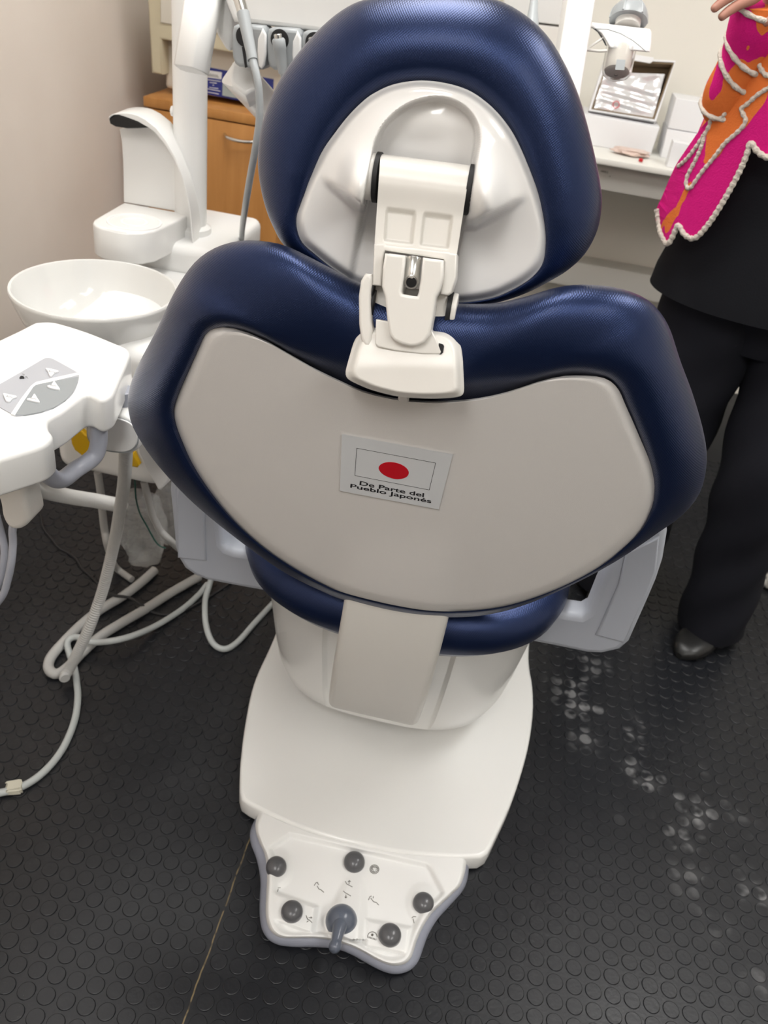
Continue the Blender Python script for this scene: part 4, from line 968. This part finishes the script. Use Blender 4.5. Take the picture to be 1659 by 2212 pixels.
# ================================================================ suction canister on the upright
DC = 1.50
can = thing('suction_canister', 'clear suction canister with grey dome cap on a white bracket beside the upright', 'canister', ad(1340, 120, DC))
def z9(x, y): return 1240+x/5.53, y/5.53
def cz9(x, y, d=DC): return ad(*z9(x, y), d)
NV = unit(CAM-ad(1350, 80, DC))
obj('bracket', slab([cz9(*p) for p in [(110, 252), (330, 280), (600, 310), (905, 345), (925, 380), (925, 500), (908, 625), (870, 622), (640, 600), (425, 572), (385, 500), (320, 400), (215, 335), (110, 325)]], NV, .05, .004), 'plastic', can, 50)
obj('bracket_groove', strokes([[(250, 342), (400, 348), (560, 400), (700, 480), (800, 560), (868, 622)]], lambda x, y: cz9(x, y, DC-.0004), .0006), 'midgrey', can)
obj('bracket_lip', slab([cz9(*p, DC-.002) for p in [(215, 332), (262, 345), (330, 420), (375, 500), (392, 552), (372, 540), (335, 470), (280, 385)]], NV, .012), 'black', can)
ctr_ = lambda x, y: cz9(x, y, DC+.02)
upv = unit(ctr_(640, 100)-ctr_(560, 560)); c_n = ctr_(640, 300); px = 1/5.53/FPX*(DC+.02)
dome = obj('dome_cap', lathe([(225*px, 0), (222*px, 40*px), (205*px, 110*px), (170*px, 175*px), (120*px, 205*px), (40*px, 215*px)], ctr_(648, 255), upv, 40), 'midgrey', can)
for a in np.linspace(0, 2*math.pi, 6, endpoint=False):
    u, w_, t = basis(upv); dd = u*math.cos(a)+w_*math.sin(a)
    obj('grip_rib', tube([ctr_(648, 255)+upv*10*px+dd*221*px, ctr_(648, 255)+upv*110*px+dd*205*px, ctr_(648, 255)+upv*180*px+dd*160*px], .0022, n=10, seg=8), 'midgrey', dome)
obj('neck', lathe([(150*px, 0), (150*px, 70*px)], ctr_(635, 320), upv, 32), 'casting', can)
cu0, cu1 = ctr_(565, 575), ctr_(500, 900); uc = unit(cu1-cu0); Lc = np.linalg.norm(cu1-cu0)
cupo = obj('clear_cup', lathe([(180*px, 0), (176*px, Lc*.8), (165*px, Lc*.94), (140*px, Lc), (20*px, Lc), (20*px, Lc-.002), (136*px, Lc-.002), (160*px, Lc*.93), (172*px, Lc*.8), (176*px, 0)], cu0, uc, 40, False, False), 'cup', can, 60)
obj('cup_core', lathe([(150*px, Lc*.02), (146*px, Lc*.86)], cu0, uc, 30), 'creamw', cupo)
obj('cup_window', slab([cz9(*p, DC-.0135) for p in [(510, 710), (615, 715), (600, 838), (490, 832)]], NV, .003), 'midgrey', cupo)
obj('wire', tube([cz9(345, 455), cz9(240, 525), cz9(120, 605), cz9(60, 640)], .0022, n=20, seg=8), 'casting', can)
obj('wire', tube([cz9(390, 605), cz9(300, 610), cz9(190, 598), cz9(120, 590)], .0024, n=20, seg=8), 'casting', can)
# ================================================================ the person at the right
person = thing('person', 'person in a pink and orange cardigan with pale braid, black top, trousers and shoes', 'person', (.60, .86, 0))
def skinned(verts, edges, rad, root, levels=2):
    me = bpy.data.meshes.new('g'); me.from_pydata([tuple(map(float, v)) for v in verts], edges, [])
    o = bpy.data.objects.new('g', me); COL.objects.link(o)
    md = o.modifiers.new('s', 'SKIN'); md.use_smooth_shade = True
    for i, r in enumerate(rad):
        sv = me.skin_vertices[0].data[i]; r = r if isinstance(r, tuple) else (r, r); sv.radius = r; sv.use_root = (i == root)
    sb = o.modifiers.new('d', 'SUBSURF'); sb.levels = levels; sb.render_levels = levels
    bpy.context.view_layer.update()
    m2 = bpy.data.meshes.new_from_object(o.evaluated_get(bpy.context.evaluated_depsgraph_get()))
    bpy.data.objects.remove(o); bpy.data.meshes.remove(me)
    bm = bmesh.new(); bm.from_mesh(m2); bpy.data.meshes.remove(m2); return bm
V, E_, Rr = [], [], []
def add(p, r, link=None):
    V.append(np.asarray(p, float)); Rr.append(r)
    if link is not None: E_.append((link, len(V)-1))
    return len(V)-1
pel = add((.595, .90, .84), .12)
ab = add((.595, .90, 1.0), .115, pel); ch = add((.595, .91, 1.18), .125, ab); ns = add((.598, .92, 1.32), .062, ch); nk = add((.60, .91, 1.385), .048, ns)
hd = add((.60, .895, 1.47), .075, nk); hd2 = add((.60, .895, 1.55), .080, hd); hd3 = add((.60, .90, 1.615), .055, hd2)
def leg(hip, knee, ank, toe):
    a = add(hip, .085, pel); b = add(knee, .052, a); c = add(ank, .030, b); add(toe, .016, c)
leg((.50, .90, .76), (.485, .895, .45), (.480, .915, .075), (.458, .83, .028))
k2 = ay(1656, 1000, .80); leg((.69, .89, .76), k2, (.732, .825, .075), (.690, .765, .028))
# raised right arm
shr = add((.435, .93, 1.285), .052, ch); elr = add(ay(1585, 235, .83), .036, shr); wr = add(ay(1700, -45, .745), .024, elr)
def hand(w, palm, along, side, thumb, scale=1.0, curl=(0, 0, -.3)):
    pi = add(palm, (.026*scale, .013*scale), w); al, sd = unit(along), unit(side); cu = np.array(curl)
    for k, (s_, L) in enumerate(((-.026, .062), (-.009, .073), (.009, .068), (.025, .052))):
        b = palm+al*.038*scale+sd*s_*scale; f = add(b, .0095*scale, pi)
        d1 = unit(al+cu*.4); d2 = unit(al+cu*1.2); d3 = unit(al+cu*2.0)
        f2 = add(b+d1*L*.45*scale, .0088*scale, f); f3 = add(V[f2]+d2*L*.32*scale, .008*scale, f2); add(V[f3]+d3*L*.27*scale, .0065*scale, f3)
    t = add(palm-al*.012*scale-sd*.030*scale, .0105*scale, pi); t2 = add(V[t]+unit(al*.6-sd*.9)*.032*scale, .0098*scale, t); add(V[t2]+unit(al-sd*.3)*.028*scale, .0075*scale, t2)
pr_ = ay(1686, -58, .735); tipd = ay(1626, -44, .725)-pr_
hand(wr, pr_, tipd, np.cross(unit(tipd), unit((0, -1, .2))), None, 1.0, (0, -.1, -.35))
shl = add((.755, .93, 1.285), .052, ch); ell = add((.86, .93, 1.05), .036, shl); wl = add((.83, .80, .90), .024, ell)
hand(wl, np.array([.82, .765, .835]), (0, -.3, -1), (1, 0, 0), None, 1.0, (0, -.3, 0))
body = obj('body', skinned(V, E_, Rr, 0), 'skin', person, 80)
# face
hc = np.array([.60, .895, 1.53])
fb = bmesh.new()
def ball(c, s, n=16):
    b = bmesh.new(); bmesh.ops.create_uvsphere(b, u_segments=n, v_segments=n//2, radius=1)
    for v in b.verts: v.co = vv(np.asarray(c)+np.array(v.co)*np.asarray(s))
    return b
merge(fb, lathe([(.004, .03), (.009, .012), (.014, 0), (.010, -.008)], hc+np.array([0, -.088, -.012]), (0, -.25, 1), 14), ball(hc+np.array([-.078, .01, -.01]), (.010, .018, .028)), ball(hc+np.array([.078, .01, -.01]), (.010, .018, .028)))
obj('nose_and_ears', fb, 'skin', body)
eb = merge(ball(hc+np.array([-.031, -.076, .008]), (.012, .006, .006)), ball(hc+np.array([.031, -.076, .008]), (.012, .006, .006))); obj('eyes', eb, 'black', body)
obj('mouth', ball(hc+np.array([0, -.078, -.058]), (.024, .006, .006)), 'red', body)
hb = ball(hc+np.array([0, .022, .022]), (.096, .098, .112), 28)
for v in hb.verts:
    if v.co.y < hc[1]-.045 and v.co.z < hc[2]+.045: v.co.y = hc[1]-.03
merge(hb, ball(hc+np.array([0, .05, -.10]), (.085, .05, .11), 20))
obj('hair', hb, 'hair', person)
# trousers
def tub(P, R, n=36, flat=1.0):
    P = np.asarray(P, float); R = np.asarray(R, float); Q = spline(np.c_[P, R], n)
    rings = []
    for (x, y, z, r), (u, w_) in zip(Q, frames(Q[:, :3])):
        ph = z*40
        rings.append([np.array([x, y, z])+(r+.004*math.sin(3*a+ph))*(u*math.cos(a)+w_*math.sin(a)) for a in np.linspace(0, 2*math.pi, 28, endpoint=False)])
    return loft(rings)
tr = tub([(.52, .905, .92), (.495, .90, .78), (.487, .895, .46), (.482, .905, .24), (.480, .912, .028)], [.12, .112, .093, .090, .092])
merge(tr, tub([(.66, .90, .92), (.69, .885, .78), k2, (k2[0]*.45+.722*.55, .812, .28), (.722, .805, .028)], [.12, .116, .095, .084, .080]),
      lathe([(.10, -.12), (.145, 0), (.14, .10)], (.595, .90, .84), (0, 0, 1), 40))
obj('trousers', tr, 'trouser', person, 80)
# black top, flaring to a straight hem
def ell_(cx, cy, rx, ry, z, n=64, dz=0): return [np.array([cx+rx*math.cos(a), cy+ry*math.sin(a), z+dz*math.cos(a)]) for a in np.linspace(0, 2*math.pi, n, endpoint=False)]
obj('black_top', loft([ell_(.588, .885, .200, .14, .83), ell_(.588, .885, .243, .168, .812), ell_(.588, .885, .240, .166, .85), ell_(.592, .89, .220, .152, .95), ell_(.594, .90, .200, .140, 1.10), ell_(.596, .91, .205, .125, 1.22), ell_(.597, .92, .16, .09, 1.30), ell_(.598, .92, .075, .062, 1.345)]), 'top', person, 80)
# shoes
def shoe_bm(heel, toe, L=None, w=.043, h=.075):
    heel, toe = np.asarray(heel, float), np.asarray(toe, float); d = unit(toe-heel); L = np.linalg.norm(toe-heel); s = np.array([-d[1], d[0], 0]); rings = []
    for t, ww, hh in ((0, .3, .55), (.03, .62, .8), (.12, .78, 1.0), (.30, .80, 1.02), (.45, .85, .80), (.62, 1.0, .62), (.78, 1.0, .52), (.90, .82, .44), (.97, .5, .34), (1.0, .2, .2)):
        c = heel+d*L*t
        rings.append([c+s*w*ww*math.copysign(abs(math.cos(a))**.8, math.cos(a))+np.array([0, 0, .001+h*hh*(.5+.5*math.copysign(abs(math.sin(a))**.7, math.sin(a)))]) for a in np.linspace(0, 2*math.pi, 24, endpoint=False)])
    return loft(rings)
obj('shoe', shoe_bm((.80, .885, 0), (.640, .690, 0)), 'shoe', person, 70)
obj('shoe', shoe_bm((.495, .975, 0), (.440, .735, 0)), 'shoe', person, 70)
tag(obj('shoe', shoe_bm((1.14, 1.16, .0), az(1630, 1262, 0), h=.085), 'snake', None, 70), 'grey snakeskin patterned shoe at the right edge behind the trouser leg', 'shoe')
# cardigan: front panel, sleeve, braid
def cs(x, y, off=0.0):
    Y = .75
    for _ in range(30):
        P = ay(x, y, Y); q = (P[0]-.60)/.285
        Y = .6*Y+.4*(.885-(.205+off)*math.sqrt(max(.02, 1-q*q)))
    return ay(x, y, Y)
def zc_(x, y): return 1380+x/4.097, y/4.097
pan_z = [(1143, 180), (1040, 320), (1000, 420), (905, 510), (822, 650), (745, 800), (715, 920), (640, 1030), (560, 1120), (440, 1290), (340, 1440), (285, 1550), (205, 1740), (158, 1850), (175, 1960), (192, 2060), (238, 2150), (265, 2150), (305, 2080), (330, 2020), (348, 1992), (365, 2010), (400, 2070), (455, 2108), (500, 2104), (545, 2068), (640, 1950), (760, 1760), (880, 1540), (950, 1380), (978, 1280), (992, 1262), (1010, 1285), (1045, 1335), (1100, 1378), (1170, 1400), (1300, 1405), (1400, 1300), (1430, 1000), (1450, 500), (1430, 60), (1360, -90), (1260, -90), (1185, 20)]
pp_ = [zc_(*p) for p in pan_z]
def fill_surface(poly, step, place, th):
    """grid-filled panel clipped to an outline, thickened away from the viewer"""
    bm = bmesh.new(); f = bm.faces.new([bm.verts.new((x, y, 0)) for x, y in poly]); bmesh.ops.triangulate(bm, faces=[f])
    xs = [p[0] for p in poly]; ys = [p[1] for p in poly]
    for x in np.arange(min(xs)+step, max(xs), step): bmesh.ops.bisect_plane(bm, geom=bm.verts[:]+bm.edges[:]+bm.faces[:], plane_co=(x, 0, 0), plane_no=(1, 0, 0))
    for y in np.arange(min(ys)+step, max(ys), step): bmesh.ops.bisect_plane(bm, geom=bm.verts[:]+bm.edges[:]+bm.faces[:], plane_co=(0, y, 0), plane_no=(0, 1, 0))
    bmesh.ops.remove_doubles(bm, verts=bm.verts[:], dist=.01)
    bd = [e for e in bm.edges if len(e.link_faces) == 1]
    r = bmesh.ops.duplicate(bm, geom=bm.verts[:]+bm.edges[:]+bm.faces[:]); mp = r['vert_map']
    front = set(v for v in mp.keys()); pairs = []
    done = set()
    back = [g for g in r['geom'] if isinstance(g, bmesh.types.BMVert)]; bs = set(back)
    for e in bd:
        if e.verts[0] in bs: continue
        a, b = e.verts; pairs.append((a, b))
    for a, b in pairs: bm.faces.new((a, b, mp[b], mp[a]))
    for v in bm.verts: v.co = vv(place(v.co.x, v.co.y, -th if v in bs else 0))
    return bm
cx_ = spline(pp_, 240, True)
bq0, bq1 = cs(*zc_(1110, 540)), cs(*zc_(470, 1600)); bd_ = np.array([bq1[0]-bq0[0], bq1[2]-bq0[2]]); bL = np.linalg.norm(bd_); bd_ /= bL
M['knit'] = knit('pink_and_orange_knit', .585, ((bq0[0], bq0[2]), (bd_[0], bd_[1]), .034, bL*1.6))
card = obj('cardigan_front', fill_surface([tuple(p) for p in cx_], 22, cs, .006), 'knit', person, 50)
def braid(lines, place, r, parent):
    bm = bmesh.new()
    for ln in lines:
        P = spline([place(*zc_(*p)) for p in ln], 60 if len(ln) < 8 else 160)
        L = np.linalg.norm(np.diff(P, axis=0), axis=1).sum(); k = L/.011
        merge(bm, tube(P, r, smooth=False, seg=10, rfun=lambda t: r*(1+.16*math.sin(2*math.pi*k*t))))
    return obj('braid_trim', bm, 'braid', parent, 80)
pl_ = lambda x, y: cs(x, y, .002)
braid([pan_z[13:37]], pl_, .0050, card)
braid([[(1000, 430), (960, 480), (925, 600), (900, 680), (820, 760), (760, 830), (722, 900), (745, 915), (772, 935), (768, 985), (730, 1040), (665, 1052), (640, 1062), (620, 1120), (585, 1185)],
       [(1300, 690), (1143, 780), (1050, 840), (960, 920), (908, 962), (922, 1010), (945, 1060), (920, 1120), (850, 1190), (760, 1270), (660, 1400), (560, 1520), (490, 1620), (450, 1668), (420, 1640), (430, 1560), (470, 1480), (520, 1380), (560, 1280), (582, 1190)],
       [(580, 1190), (500, 1310), (420, 1410), (345, 1475)], [(1250, 385), (1143, 402), (1080, 430), (1045, 490), (1060, 570), (1100, 640), (1143, 672), (1260, 700)]], pl_, .0038, card)
# other half of the cardigan, beyond the picture's edge, and its back
bk = bmesh.new()
rings = []
for z, rx, ry in ((.93, .275, .19), (1.05, .25, .175), (1.18, .235, .155), (1.27, .21, .12), (1.33, .10, .07)):
    rings.append([np.array([.597+rx*math.cos(a), .905+ry*math.sin(a), z]) for a in np.linspace(math.radians(-48), math.radians(190), 50)])
obj('cardigan_back', loft(rings, False, False, closed=False), 'knit2', person, 80)
sl_ = [ay(1575, 262, .83), ay(1573, 232, .815), ay(1578, 195, .80), ay(1597, 150, .785), ay(1618, 100, .775), ay(1636, 50, .762), ay(1648, 5, .755)]
slr = lambda t: .030+.012*sst(t, 0, .18)+.003*math.sin(9*t)
slv = obj('sleeve', tube(sl_, .042, n=46, seg=28, rfun=slr), 'knit2', person, 80)
obj('sleeve', tub([(.435, .93, 1.29), (.43, .90, 1.22), V[elr]+np.array([-.0, .02, .005]), V[elr]], [.075, .068, .050, .036], 24), 'knit2', person, 80)
obj('sleeve', tub([(.755, .93, 1.29), (.80, .93, 1.18), (.86, .93, 1.05), (.845, .87, .98), (.832, .81, .91)], [.075, .066, .056, .050, .046], 30), 'knit2', person, 80)
Ps = spline(sl_, 60); Fs = frames(Ps)
def ring_on_sleeve(t, tilt, name_bm):
    i = int(t*59); u, w_ = Fs[i]; T = np.cross(u, w_); r = slr(t)+.001
    rg = [Ps[i]+r*(u*math.cos(a)+w_*math.sin(a))+T*tilt*math.cos(a) for a in np.linspace(0, 2*math.pi, 41)]
    merge(name_bm, tube(rg, .0042, smooth=False, seg=10, rfun=lambda q: .0042*(1+.18*math.sin(80*q))))
sb_ = bmesh.new()
for t, tl in ((.22, .004), (.50, .022), (.64, .020), (.97, .012)): ring_on_sleeve(t, tl, sb_)
obj('braid_trim', sb_, 'braid', slv, 80)
